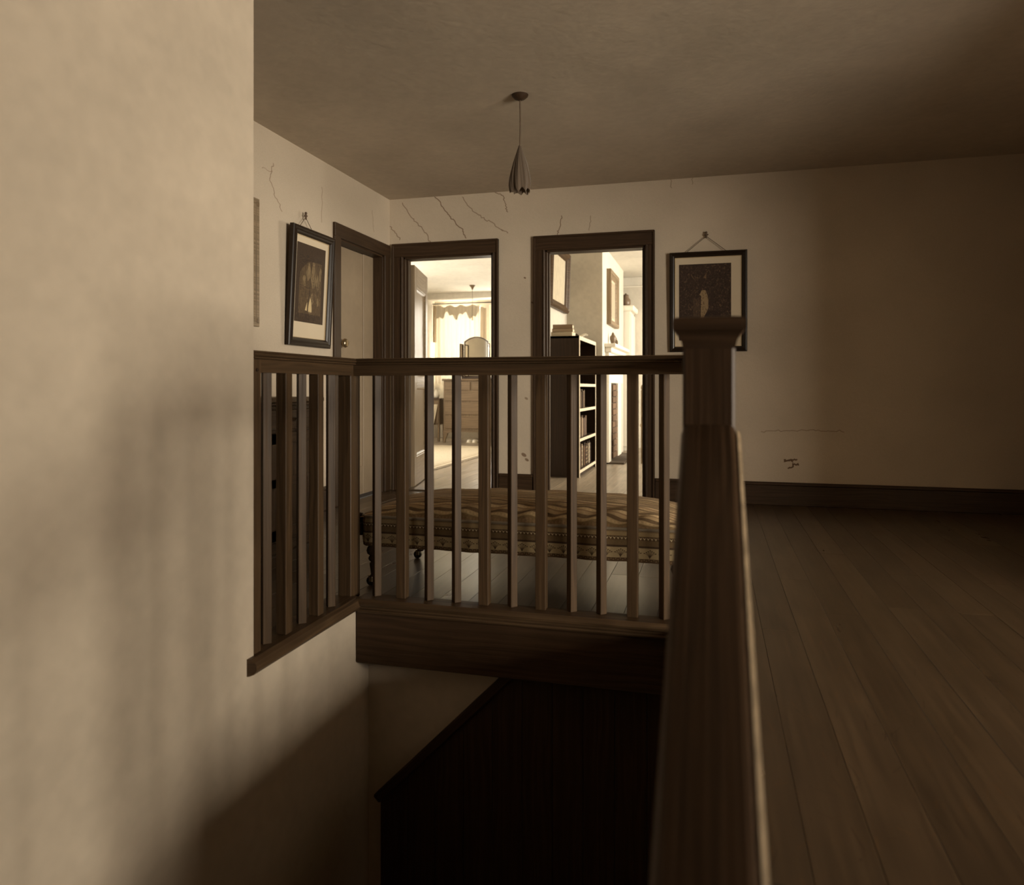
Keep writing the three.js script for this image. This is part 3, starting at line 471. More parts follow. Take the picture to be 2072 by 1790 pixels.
  for (const [px, py, dx] of [[745, 1180, 1], [850, 1132, 1], [1377, 1236, -1], [1300, 1150, -1]]) {
    const front = py > 1160, X = dx > 0 ? -LX + 0.045 : LX - 0.045, Z = front ? LZ - 0.05 : -LZ + 0.06, l = mesh('leg', leg, M.cabinet, bench); l.position.set(X, 0, Z);
    const c = mesh('caster', wheel, M.iron, l); c.position.set(-0.014 * dx, 0.02, 0); mesh('caster_fork', fork.clone().translate(-0.014 * dx, 0, 0), M.brass, l);
  }
  for (const s of [-1, 1]) { const c = mesh('corner_knob', merge([lathe([[0.0, 0.03], [0.014, 0.026], [0.02, 0.012], [0.014, -0.002], [0.018, -0.012], [0.01, -0.024], [0, -0.026]], 14).translate(0, 0, 0), cb(-0.02, -0.07, -0.02, 0.02, -0.012, 0.02, 0.006)]), M.cabinet, bench); c.position.set(s * (LX + 0.012), 0.30, LZ - 0.03); }
}

// ------------------------------------------------------------------ pictures
function picture(name, label, w, h, o) {
  const t = thing(name, label, 'picture', o.pos, o.turn || 0); const tilt = new THREE.Matrix4().makeRotationX(o.tilt || 0);
  const add = (n, g, m) => mesh(n, g.applyMatrix4(tilt), m, t);
  add('frame', frameSweep(w, h, o.profile), o.mat || M.frameBlack);
  if (o.slip) add('gilt_slip', frameSweep(w - 2 * o.slip[0], h - 2 * o.slip[0], [[0, o.slip[1]], [0.001, o.slip[1] + 0.002], [0.004, o.slip[1] + 0.0015], [0.006, o.slip[1] - 0.004]]), o.slipMat || M.gilt);
  const fw = o.fw, mt = new THREE.BoxGeometry(w - 2 * fw + 0.01, h - 2 * fw + 0.01, 0.004).translate(0, 0, 0.006); add(o.noMount ? 'backing' : 'mount', boxUV(mt, 'x'), o.mountMat || M.paper);
  if (o.print) { const [x0, x1, y0, y1] = o.print, pg = new THREE.BoxGeometry(x1 - x0, y1 - y0, 0.001).translate((x0 + x1) / 2, (y0 + y1) / 2, 0.0088); add('print', clean(pg), o.printMat); }
  if (o.glass !== false) add('glass', clean(new THREE.PlaneGeometry(w - 2 * fw, h - 2 * fw).translate(0, 0, 0.0115)), M.glass);
  if (o.hook) { const [hx, hy, ax, bx2] = o.hook; mesh('hanging_cord', merge([tube([[ax, h / 2 - 0.005, 0.012], [hx, hy, 0.008]].map((p) => [p[0], p[1], p[2]]), 0.0022, 4, 5), tube([[bx2, h / 2 - 0.005, 0.012], [hx, hy, 0.008]], 0.0022, 4, 5)]), M.cord, t);
    mesh('hook', merge([lathe([[0, 0.034], [0.008, 0.030], [0.010, 0.022], [0.005, 0.016], [0.010, 0.010], [0.011, 0.002], [0.005, -0.006], [0.008, -0.012], [0.004, -0.02], [0, -0.021]], 10).translate(hx, hy + 0.004, 0.01), lathe([[0, 0.007], [0.007, 0], [0, -0.007]], 8).translate(hx - 0.012, hy + 0.012, 0.01), lathe([[0, 0.007], [0.007, 0], [0, -0.007]], 8).translate(hx + 0.012, hy + 0.012, 0.01)]), M.cord, t); }
  return t;
}
const T_arch = canvasTex(512, 900, (g, w, h) => {                                // tall view through a dark arch, scratched in fine lines
  const scratch = (n, x0, x1, y0, y1, cols, a0, a1, l0, l1, w0, w1) => { for (let i = 0; i < n; i++) { const a = rr(a0, a1), l = rr(l0, l1), x = rr(x0, x1), y = rr(y0, y1); g.strokeStyle = `rgba(${cols[Math.floor(rnd() * cols.length)]},${rr(0.15, 0.6)})`; g.lineWidth = rr(w0, w1); g.beginPath(); g.moveTo(x, y); g.lineTo(x + l * Math.cos(a), y + l * Math.sin(a)); g.stroke(); } };
  g.fillStyle = '#3b2a18'; g.fillRect(0, 0, w, h);
  scratch(1500, 0, w, 0, h, ['24,15,7', '24,15,7', '96,76,50'], 0.5, 2.4, 8, 44, 0.7, 2.2);
  g.save(); g.beginPath(); g.moveTo(62, 800); g.lineTo(58, 420); g.quadraticCurveTo(66, 300, 130, 262); g.quadraticCurveTo(190, 190, 280, 180); g.lineTo(452, 186); g.lineTo(462, 800); g.closePath(); g.clip();
  g.fillStyle = '#56432b'; g.fillRect(0, 0, w, h);
  for (const [x, y, rw, rh] of [[220, 300, 46, 110], [300, 340, 60, 150], [392, 430, 40, 120], [150, 420, 34, 70], [430, 300, 20, 90], [290, 620, 34, 80], [250, 720, 40, 70], [400, 640, 26, 50]]) { g.fillStyle = 'rgba(160,140,104,0.55)'; g.beginPath(); g.moveTo(x - rw, y + rh * rr(-0.3, 0.3)); for (let k = 1; k < 9; k++) { const a = Math.PI - k / 9 * Math.PI * 2, q = rr(0.55, 1.15); g.lineTo(x + rw * q * Math.cos(a), y - rh * q * Math.sin(a)); } g.closePath(); g.fill(); }
  scratch(900, 50, 460, 180, 640, ['40,27,13', '40,27,13', '150,130,95'], 1.2, 1.9, 20, 130, 0.8, 3);
  scratch(620, 50, 460, 420, 640, ['40,27,13', '120,98,66'], -0.3, 0.5, 20, 90, 0.8, 3);
  scratch(420, 50, 460, 620, 820, ['34,22,10', '34,22,10', '130,108,76'], 0.9, 2.2, 10, 60, 1, 3.5);
  g.fillStyle = '#c2ac82'; g.beginPath(); g.moveTo(262, 600); g.quadraticCurveTo(236, 690, 232, 770); g.lineTo(296, 775); g.quadraticCurveTo(300, 680, 262, 600); g.fill(); g.beginPath(); g.moveTo(210, 660); g.lineTo(176, 760); g.lineTo(212, 764); g.closePath(); g.fill();
  g.strokeStyle = '#2a1a0b'; g.lineWidth = 6; g.beginPath(); g.moveTo(262, 180); g.quadraticCurveTo(258, 420, 214, 790); g.stroke(); g.lineWidth = 3; for (const [a, b, c, d] of [[330, 190, 318, 560], [396, 200, 390, 600], [190, 240, 182, 640]]) { g.beginPath(); g.moveTo(a, b); g.lineTo(c, d); g.stroke(); }
  g.restore();
  scratch(320, 30, 480, 120, 240, ['20,12,5', '20,12,5', '80,62,40'], -0.4, 0.4, 14, 60, 1.5, 4);
  scratch(420, 20, 490, 760, 890, ['24,15,7', '24,15,7', '140,118,84'], 1.1, 2.0, 8, 40, 1, 3);
});
const T_tower = canvasTex(560, 720, (g, w, h) => {                               // dark foliage round a pale tower
  g.fillStyle = '#37261a'; g.fillRect(0, 0, w, h);
  for (let n = 0; n < 4200; n++) { g.fillStyle = `rgba(${rnd() < 0.66 ? '26,16,9' : '134,108,76'},${rr(0.1, 0.42)})`; g.beginPath(); g.ellipse(rr(0, w), rr(0, h), rr(2, 11), rr(1.5, 7), rr(0, 3), 0, 7); g.fill(); }
  g.fillStyle = '#8d7656'; g.beginPath(); g.moveTo(235, 560); g.lineTo(238, 300); g.lineTo(222, 292); g.lineTo(245, 250); g.lineTo(285, 246); g.lineTo(305, 290); g.lineTo(318, 330); g.lineTo(316, 420); g.lineTo(290, 470); g.lineTo(262, 560); g.closePath(); g.fill();
  for (let n = 0; n < 60; n++) { g.fillStyle = `rgba(60,42,24,${rr(0.2, 0.6)})`; g.fillRect(rr(235, 310), rr(255, 540), rr(3, 12), rr(3, 14)); }
  for (let x = 155; x < 232; x += 11) { g.fillStyle = 'rgba(140,116,84,0.5)'; g.fillRect(x, 320 + rr(-10, 10), 4, 200); }
  g.fillStyle = 'rgba(130,106,74,0.6)'; g.beginPath(); g.moveTo(130, 90); g.lineTo(180, 160); g.lineTo(140, 120); g.fill(); g.beginPath(); g.moveTo(262, 130); g.lineTo(300, 80); g.lineTo(290, 140); g.fill();
  g.fillStyle = '#2c1c12'; g.beginPath(); g.ellipse(360, 520, 90, 80, 0, 0, 7); g.fill();
  for (let n = 0; n < 160; n++) { g.fillStyle = `rgba(120,96,66,${rr(0.15, 0.5)})`; g.fillRect(rr(300, 540), rr(470, 700), rr(4, 16), rr(3, 8)); }
});
const profBlack = [[0, 0.0], [0, 0.022], [0.004, 0.027], [0.012, 0.030], [0.017, 0.027], [0.020, 0.024], [0.026, 0.027], [0.034, 0.024], [0.040, 0.016], [0.042, 0.010]];
{ const a = onX(583, 447, XL + 0.03), b = onX(668, 487, XL + 0.03), lo = onX(583, 696, XL + 0.03), w = a.z - b.z, h = a.y - lo.y - 0.008, hook = onX(614, 440, XL + 0.015);
  const zc = (a.z + b.z) / 2, yc = (a.y + lo.y) / 2 - 0.006;
  picture('framed_etching', 'black framed etching of a dark arch on the wall beside the closed door', w, h, { pos: [XL + 0.024, yc, zc], turn: Math.PI / 2, tilt: 0.05, fw: 0.058, profile: profBlack.map(([a, b]) => [a * 1.38, b * 1.25]), slip: [0.055, 0.0125], print: [-w / 2 + 0.085, w / 2 - 0.095, -h / 2 + 0.165, h / 2 - 0.105], printMat: std('arch etching', rgb(1, 1, 1), 0.85, { map: T_arch }), hook: [zc - hook.z, hook.y - yc, zc - hook.z - 0.09, zc - hook.z + 0.09] });
}
{ const a = onZ(1355, 512, ZB + 0.03), b = onZ(1512, 503, ZB + 0.03), lo = onZ(1357, 712, ZB + 0.03), w = b.x - a.x, h = a.y - lo.y, hk = onZ(1429, 478, ZB + 0.015), xc = (a.x + b.x) / 2, yc = (a.y + lo.y) / 2;
  picture('framed_etching', 'dark framed print of a pale tower among trees hung right of the study doorway', w, h, { pos: [xc, yc, ZB + 0.012], tilt: 0.02, fw: 0.042, profile: profBlack, slip: [0.040, 0.011], print: [-w / 2 + 0.072, w / 2 - 0.118, -h / 2 + 0.09, h / 2 - 0.095], printMat: std('tower print', rgb(1, 1, 1), 0.85, { map: T_tower }), hook: [hk.x - xc, hk.y - yc, hk.x - xc - 0.155, hk.x - xc + 0.155] });
}
{ const r = onX(528, 403, XL + 0.03), lo = onX(528, 661, XL + 0.03), w = 0.6, h = r.y - lo.y, zc = r.z + w / 2, yc = (r.y + lo.y) / 2;
  const t = thing('wall_mirror', 'mirror in a pale wooden frame with square corner blocks, half hidden by stair wall', 'mirror', [XL, yc, zc], Math.PI / 2);
  mesh('frame', frameSweep(w, h, [[0, 0.0], [0, 0.018], [0.003, 0.021], [0.03, 0.021], [0.034, 0.016], [0.044, 0.016], [0.048, 0.021], [0.056, 0.018], [0.06, 0.010]]), M.paleWood, t);
  for (const sx of [-1, 1]) for (const sy of [-1, 1]) { const g = mesh('corner_block', cb(-0.011, -0.014, 0, 0.011, 0.014, 0.026, 0.002), M.chest, t); g.position.set(sx * (w / 2 - 0.018), sy * (h / 2 - 0.035), 0); }
  mesh('glass', boxUV(new THREE.BoxGeometry(w - 0.11, h - 0.11, 0.004).translate(0, 0, 0.008), 'x'), M.mirror, t);
}

// ------------------------------------------------------------------ low cabinet behind the left run of the balustrade
{ const xf = -2.22, z0 = -3.86, z1 = -2.86, top = 0.84, t = thing('low_cabinet', 'low dark cabinet with panelled doors behind the left balustrade run', 'cabinet', [XL + 0.03, 0, (z0 + z1) / 2]);
  const q = (x0, y0, a, x1, y1, b, bv, gr) => cb(x0 - XL - 0.03, y0, a - (z0 + z1) / 2, x1 - XL - 0.03, y1, b - (z0 + z1) / 2, bv, gr);
  mesh('top', q(XL + 0.03, top - 0.028, z0 - 0.015, xf + 0.02, top, z1 + 0.015, 0.006, 'z'), M.chest, t);
  mesh('cornice', q(XL + 0.035, top - 0.045, z0 - 0.006, xf + 0.01, top - 0.028, z1 + 0.006, 0.004, 'z'), M.lowCabinet, t);
  mesh('body', q(XL + 0.035, 0.06, z0, xf - 0.022, top - 0.045, z1, 0.003, 'y'), M.lowCabinet, t);
  mesh('plinth', q(XL + 0.05, 0, z0 + 0.015, xf - 0.03, 0.06, z1 - 0.015, 0.003, 'z'), M.lowCabinet, t);
  for (let k = 0; k < 2; k++) {
    const a = z0 + 0.01 + k * 0.495, b = a + 0.485;
    const dr = mesh('drawer', q(xf - 0.022, 0.665, a, xf - 0.004, 0.775, b, 0.004, 'z'), M.lowCabinet, t); mesh('knob', lathe([[0, 0.022], [0.011, 0.018], [0.013, 0.01], [0.006, 0.004], [0.008, 0]], 12).rotateZ(-Math.PI / 2).translate(xf - 0.004 - XL - 0.03, 0.72, (a + b) / 2 - (z0 + z1) / 2), M.brass, dr);
    const d = mesh('door', q(xf - 0.022, 0.08, a, xf - 0.010, 0.65, b, 0.003, 'y'), M.lowCabinet, t);
    for (const [y0, y1, c, e] of [[0.08, 0.14, a, b], [0.36, 0.41, a, b], [0.59, 0.65, a, b], [0.08, 0.65, a, a + 0.055], [0.08, 0.65, b - 0.055, b]]) mesh('rail', q(xf - 0.012, y0, c, xf, y1, e, 0.003, y1 - y0 > 0.2 ? 'y' : 'z'), M.lowCabinet, d);
  }
}

// ------------------------------------------------------------------ pendant over the landing
{ const p = onZ(1052, 392, -4.0), t = thing('pendant_lamp', 'hanging lamp with a pleated tulip shaped cloth shade over the landing', 'lamp', [p.x, H, p.z]);
  const yb = p.y - H, yt = yb + 0.27;
  mesh('ceiling_rose', lathe([[0, -0.03], [0.012, -0.03], [0.03, -0.022], [0.045, -0.008], [0.048, 0]], 20), M.woodDark, t);
  mesh('cord', tube([[0, -0.02, 0], [0.002, yt / 2, 0], [0, yt - 0.005, 0]], 0.0035, 8, 6), M.cord, t);
  const NU = 72, NV = 26, pos = [], uv = [], idx = [];
  for (let j = 0; j <= NV; j++) for (let i = 0; i <= NU; i++) {
    const s = j / NV, a = i / NU * Math.PI * 2, r0 = 0.008 + 0.052 * Math.pow(Math.sin(Math.min(1, s * 1.18) * Math.PI / 2), 1.1) - 0.008 * Math.max(0, s - 0.8) / 0.2, r = r0 * (1 + 0.10 * Math.cos(8 * a) * s + 0.035 * Math.cos(19 * a + 5 * s));
    const jag = s > 0.9 ? (s - 0.9) / 0.1 * 0.02 * (Math.abs(Math.sin(4 * a + 0.5)) + 0.25 * Math.sin(7 * a)) : 0;
    pos.push(Math.cos(a) * r, yt - s * (yt - yb) + jag, Math.sin(a) * r); uv.push(a / 3, s);
  }
  for (let j = 0; j < NV; j++) for (let i = 0; i < NU; i++) { const a = j * (NU + 1) + i, b = a + 1, c = a + NU + 1; idx.push(a, b, c, b, c + 1, c); }
  const g = new THREE.BufferGeometry(); g.setAttribute('position', new THREE.Float32BufferAttribute(pos, 3)); g.setAttribute('uv', new THREE.Float32BufferAttribute(uv, 2)); g.setIndex(idx); g.computeVertexNormals();
  mesh('shade', g, M.shade, t); mesh('lamp_holder', lathe([[0, yt - 0.005], [0.007, yt - 0.008], [0.009, yt - 0.04], [0.014, yt - 0.05], [0.014, yt - 0.085], [0, yt - 0.086]], 14), M.brass, t);
  mesh('bulb', lathe([[0.011, yt - 0.086], [0.013, yt - 0.10], [0.026, yt - 0.13], [0.029, yt - 0.15], [0.024, yt - 0.172], [0.008, yt - 0.184], [0, yt - 0.186]], 18), phys('bulb glass', rgb(0.9, 0.85, 0.75), 0.1, { transmission: 0.8, thickness: 0 }), t);
}

// ------------------------------------------------------------------ bedroom
{ const x0 = -4.25, x1 = -3.29, zf = -11.3, zb = -11.8, top = 1.04, cx = (x0 + x1) / 2, cz = (zf + zb) / 2, t = thing('chest_of_drawers', 'oak chest of drawers on curved legs under the bedroom window', 'chest', [cx, 0, cz]);
  const q = (a, b, c, d, e, f, bv, gr) => cb(a - cx, b, c - cz, d - cx, e, f - cz, bv, gr);
  mesh('top', q(x0 - 0.02, top - 0.03, zb, x1 + 0.02, top, zf + 0.02, 0.006, 'x'), M.chest, t);
  mesh('carcass', q(x0, 0.2, zb, x1, top - 0.03, zf - 0.012, 0.003, 'y'), M.chest, t);
  const dr = (a, b, y0, y1) => { const d = mesh('drawer', q(a, y0, zf - 0.012, b, y1, zf + 0.004, 0.004, 'x'), M.chest, t); for (const s of b - a > 0.5 ? [0.22, 0.78] : [0.5]) mesh('handle', lathe([[0, 0.024], [0.014, 0.02], [0.016, 0.01], [0.007, 0.004], [0.01, 0]], 12).rotateX(Math.PI / 2).translate(a + (b - a) * s - cx, (y0 + y1) / 2, zf + 0.004 - cz), M.paleWood, d); };
  dr(x0 + 0.03, -3.785, 0.86, 0.99); dr(-3.755, x1 - 0.03, 0.86, 0.99); dr(x0 + 0.03, x1 - 0.03, 0.68, 0.84); dr(x0 + 0.03, x1 - 0.03, 0.46, 0.655); dr(x0 + 0.03, x1 - 0.03, 0.23, 0.43);
  mesh('apron', extrude([[x0 - cx, 0.2], [x1 - cx, 0.2], [x1 - cx, 0.14], [x1 - cx - 0.06, 0.145], [x1 - cx - 0.12, 0.175], [x0 - cx + 0.12, 0.175], [x0 - cx + 0.06, 0.145], [x0 - cx, 0.14]], 0.02, 'x').translate(0, 0, zf - cz - 0.02), M.chest, t);
  for (const [x, s] of [[x0, 1], [x1, -1]]) for (const z of [zf - 0.05, zb]) { const l = extrude([[0, 0.2], [0.07 * s, 0.2], [0.062 * s, 0.12], [0.03 * s, 0.05], [0.022 * s, 0], [-0.006 * s, 0], [-0.002 * s, 0.06], [0.01 * s, 0.12]].slice()[s > 0 ? 'slice' : 'reverse'](), 0.045, 'y').translate(x - cx, 0, z - cz); mesh('leg', l, M.chest, t); }
}
{ const a = onZ(940, 690, -11.55), b = onZ(989, 690, -11.55), w = b.x - a.x, cx = (a.x + b.x) / 2, t = thing('dressing_mirror', 'arched dressing table mirror standing on the chest of drawers', 'mirror', [cx, 1.04, -11.55]);
  const arch = (hw, y0, y1, y2) => { const s = [[-hw, y0], [hw, y0], [hw * 0.99, y1]]; for (let k = 1; k < 12; k++) { const u = 1 - k / 6; s.push([hw * 0.99 * u, y1 + (y2 - y1) * (1 - u * u)]); } s.push([-hw * 0.99, y1]); return s; };
  const outer = new THREE.Shape(arch(w / 2, 0.04, 0.62, 0.70).map(([x, y]) => new THREE.Vector2(x, y))); outer.holes.push(new THREE.Path(arch(w / 2 - 0.014, 0.055, 0.607, 0.685).map(([x, y]) => new THREE.Vector2(x, y))));
  mesh('frame', boxUV(new THREE.ExtrudeGeometry(outer, { depth: 0.025, bevelEnabled: false }), 'x'), M.woodDark, t); mesh('glass', extrude(arch(w / 2 - 0.013, 0.054, 0.608, 0.686), 0.004).translate(0, 0, 0.009), M.mirror, t);
  for (const s of [-1, 1]) { const g = merge([cb(0, 0.04, 0, 0.20, 0.055, 0.02, 0.002, 'x'), cb(0, 0.56, 0, 0.20, 0.575, 0.02, 0.002, 'x'), cb(0, 0.04, 0, 0.014, 0.575, 0.02, 0.002), cb(0.186, 0.04, 0, 0.2, 0.575, 0.02, 0.002)]), gl = cb(0.012, 0.05, 0.008, 0.188, 0.565, 0.012, 0.001); for (const k of [g, gl]) { k.rotateY(-1.15); if (s < 0) k.scale(1, 1, 1); }
    const wing = mesh('wing_frame', g, M.woodDark, t), wg = mesh('wing_glass', gl, M.mirror, wing); wing.position.set(s * (w / 2 + 0.004), 0, 0.02); if (s < 0) wing.rotation.y = -0.35; }
  mesh('base', cb(-w / 2 - 0.03, 0, -0.06, w / 2 + 0.03, 0.04, 0.08, 0.006, 'x'), M.woodDark, t);
}
{ const shoe = (() => { const p = []; const g = new THREE.SphereGeometry(0.5, 18, 12); g.scale(0.085, 0.075, 0.24); const a = g.attributes.position; for (let i = 0; i < a.count; i++) { let y = a.getY(i); if (y < -0.004) y = -0.02 + (y + 0.02) * 0.0; const z = a.getZ(i); if (y > 0 && z < -0.01) y *= 0.55; a.setY(i, y + 0.02); } g.computeVertexNormals(); return clean(g); })();
  for (const [px, lab] of [[950, 'pale house slipper under the chest, the one nearer the washstand'], [961, 'pale house slipper under the chest, the one farther from the washstand']]) { const q = onZ(px, 884, -11.42); const s = thing('slipper', lab, 'slipper', [q.x, 0, -11.42], 0.15, 'slippers under the chest'); mesh('upper', shoe, M.ceramic, s); mesh('sole', cb(-0.04, 0, -0.118, 0.04, 0.008, 0.118, 0.003), M.cloth, s); }
}
{ const x0 = -4.78, x1 = -4.36, z0 = -11.75, z1 = -11.45, cx = (x0 + x1) / 2, cz = (z0 + z1) / 2, t = thing('night_stand', 'small brown washstand beside the chest of drawers', 'stand', [cx, 0, cz]), q = (a, b, c, d, e, f, bv, gr) => cb(a - cx, b, c - cz, d - cx, e, f - cz, bv, gr);
  mesh('top', q(x0 - 0.01, 0.70, z0, x1 + 0.01, 0.72, z1 + 0.01, 0.004, 'x'), M.wood, t); mesh('cupboard', q(x0 + 0.02, 0.28, z0 + 0.01, x1 - 0.02, 0.70, z1 - 0.012, 0.003), M.chest, t); const d = mesh('door', q(x0 + 0.03, 0.30, z1 - 0.012, x1 - 0.03, 0.68, z1, 0.003), M.chest, t); mesh('knob', lathe([[0, 0.02], [0.01, 0.016], [0.01, 0.008], [0.005, 0]], 10).rotateX(Math.PI / 2).translate(x1 - 0.07 - cx, 0.5, z1 - cz), M.brass, d);
  for (const a of [x0 + 0.02, x1 - 0.055]) for (const c of [z0 + 0.01, z1 - 0.045]) mesh('leg', q(a, 0, c, a + 0.035, 0.29, c + 0.035, 0.004), M.chest, t);
  const j = onZ(884, 800, -11.6), jug = thing('white_jug', 'small white jug on the washstand by the bedroom window', 'jug', [-4.49, 0.72, -11.6]); mesh('body', lathe([[0, 0], [0.04, 0], [0.055, 0.03], [0.06, 0.06], [0.048, 0.095], [0.034, 0.12], [0.036, 0.14], [0.042, 0.15], [0.036, 0.146], [0.03, 0.12], [0, 0.1]], 20), M.ceramic, jug); mesh('handle', tube([[0.035, 0.135, 0], [0.075, 0.12, 0], [0.08, 0.08, 0], [0.055, 0.05, 0]], 0.006, 10, 6), M.ceramic, jug);
}
{ const pts = 18, pos = [], idx = []; for (let j = 0; j <= 10; j++) for (let i = 0; i <= pts; i++) { const u = i / pts, v = j / 10; pos.push((u - 0.5) * (0.26 - 0.12 * v), 0.42 - v * 0.36, 0.018 * Math.sin(u * 17 + v * 2) * (0.3 + v) + 0.05 * v); } for (let j = 0; j < 10; j++) for (let i = 0; i < pts; i++) { const a = j * (pts + 1) + i, b = a + 1, c = a + pts + 1; idx.push(a, c, b, b, c, c + 1); }
  const g = new THREE.BufferGeometry(); g.setAttribute('position', new THREE.Float32BufferAttribute(pos, 3)); g.setIndex(idx); g.computeVertexNormals(); M.cloth.side = THREE.DoubleSide; const t = mesh('hanging_towel', g, M.cloth); t.position.set(-4.53, 0.2, -11.43); tag(t, 'crumpled pale towel hanging from the front of the washstand', 'towel'); }
{ const T_rug = canvasTex(512, 512, (g, w, h) => { g.fillStyle = '#c9bda6'; g.fillRect(0, 0, w, h); for (let n = 0; n < 5000; n++) { g.fillStyle = `rgba(${rnd() < 0.5 ? '150,130,95' : '225,212,180'},0.25)`; g.fillRect(rr(0, w), rr(0, h), 6, 2); } g.strokeStyle = 'rgba(130,105,70,0.7)'; g.lineWidth = 8; g.strokeRect(26, 26, w - 52, h - 52); g.lineWidth = 3; g.strokeRect(46, 46, w - 92, h - 92); });
  const x0 = -4.4, x1 = -2.95, z0 = -10.6, z1 = -7.5, t = thing('bedroom_rug', 'pale woven rug with dark fringe on the bedroom floor', 'rug', [(x0 + x1) / 2, 0, (z0 + z1) / 2]); const g = new THREE.BoxGeometry(x1 - x0, 0.008, z1 - z0).translate(0, 0.005, 0); mesh('pile', clean(g), std('rug weave', rgb(0.9, 0.9, 0.9), 0.95, { map: T_rug }), t);
  const fr2 = []; for (let i = 0; i < 150; i++) { const z = (i / 149 - 0.5) * (z1 - z0); fr2.push(cb((x1 - x0) / 2, 0.001, z - 0.006, (x1 - x0) / 2 + rr(0.03, 0.07), 0.006, z + 0.006, 0.001)); } const f = mesh('fringe', merge(fr2), M.pelmet, t); f.userData.kind = 'stuff'; }
function drape(name, label, x0, x1, z, y0, y1, folds, amp, mat, group) {
  const NU = folds * 10, NV = 24, pos = [], idx = []; for (let j = 0; j <= NV; j++) for (let i = 0; i <= NU; i++) { const u = i / NU, v = j / NV; pos.push((u - 0.5) * (x1 - x0), (y1 - y0) * (1 - v) + (v === 0 ? 0.012 * Math.sin(u * folds * 3.1) : 0), amp * Math.sin(u * folds * Math.PI * 2 + 0.6 * Math.sin(u * 9 + v * 3)) * (0.7 + 0.4 * v)); }
  for (let j = 0; j < NV; j++) for (let i = 0; i < NU; i++) { const a = j * (NU + 1) + i, b = a + 1, c = a + NU + 1; idx.push(a, c, b, b, c, c + 1); }
  const g = new THREE.BufferGeometry(); g.setAttribute('position', new THREE.Float32BufferAttribute(pos, 3)); g.setIndex(idx); g.computeVertexNormals(); const t = thing(name, label, 'curtain', [(x0 + x1) / 2, y0, z], 0, group); mesh('cloth', g, mat, t); return t;
}
const RZ = AZ + 0.14;
{ const c1 = drape('sheer_curtain', 'sheer pale curtain with gathered heading over the bedroom casement', -4.72, -3.925, RZ, 0.96, 2.33, 9, 0.022, M.curtain);
  { const NU = 90, NV = 8, pos = [], idx = []; for (let jj = 0; jj <= NV; jj++) for (let ii = 0; ii <= NU; ii++) { const u = ii / NU, v = jj / NV, len = 0.17 + 0.05 * Math.sin(u * 17) + 0.03 * Math.sin(u * 41 + 1); pos.push((u - 0.5) * 0.80, 1.375 + 0.018 * Math.sin(u * 24) * (1 - v) - v * len, 0.05 + 0.014 * Math.sin(u * 60 + v)); } for (let jj = 0; jj < NV; jj++) for (let ii = 0; ii < NU; ii++) { const a = jj * (NU + 1) + ii; idx.push(a, a + NU + 1, a + 1, a + 1, a + NU + 1, a + NU + 2); }
    const g = new THREE.BufferGeometry(); g.setAttribute('position', new THREE.Float32BufferAttribute(pos, 3)); g.setIndex(idx); g.computeVertexNormals(); mesh('heading', g, M.heading, c1).userData.label = 'gathered valance of doubled cloth'; }
  drape('side_curtain', 'narrow dark curtain gathered at the alcove side', -4.80, -4.735, RZ, 1.7, 2.36, 2, 0.015, M.pelmet);
  const t = thing('curtain_rod', 'thin rod carrying the bedroom curtains', 'curtain rod', [(AX0 + AX1) / 2, 2.385, RZ]); mesh('rod', clean(new THREE.CylinderGeometry(0.009, 0.009, AX1 - AX0 - 0.004, 10).rotateZ(Math.PI / 2)), M.iron, t);
  drape('mullion_strip', 'brown cloth strip added in front of the window mullion', -3.915, -3.80, RZ, 0.96, 2.3, 2, 0.015, M.pelmet);  // added cloth strip standing in for the dark mullion band
}
{ const p = onY(956, 577, H), t = thing('bedroom_pendant', 'small bare lamp cord hanging from the bedroom ceiling', 'lamp', [p.x, H, p.z]); mesh('ceiling_rose', lathe([[0, -0.07], [0.012, -0.068], [0.02, -0.04], [0.045, -0.012], [0.05, 0]], 18), M.chest, t); mesh('cord', tube([[0, -0.06, 0], [0.001, -0.3, 0], [0, -0.5, 0]], 0.003, 6, 5), M.cord, t); mesh('lamp_holder', lathe([[0, -0.49], [0.012, -0.5], [0.014, -0.56], [0, -0.565]], 12), M.brass, t); }

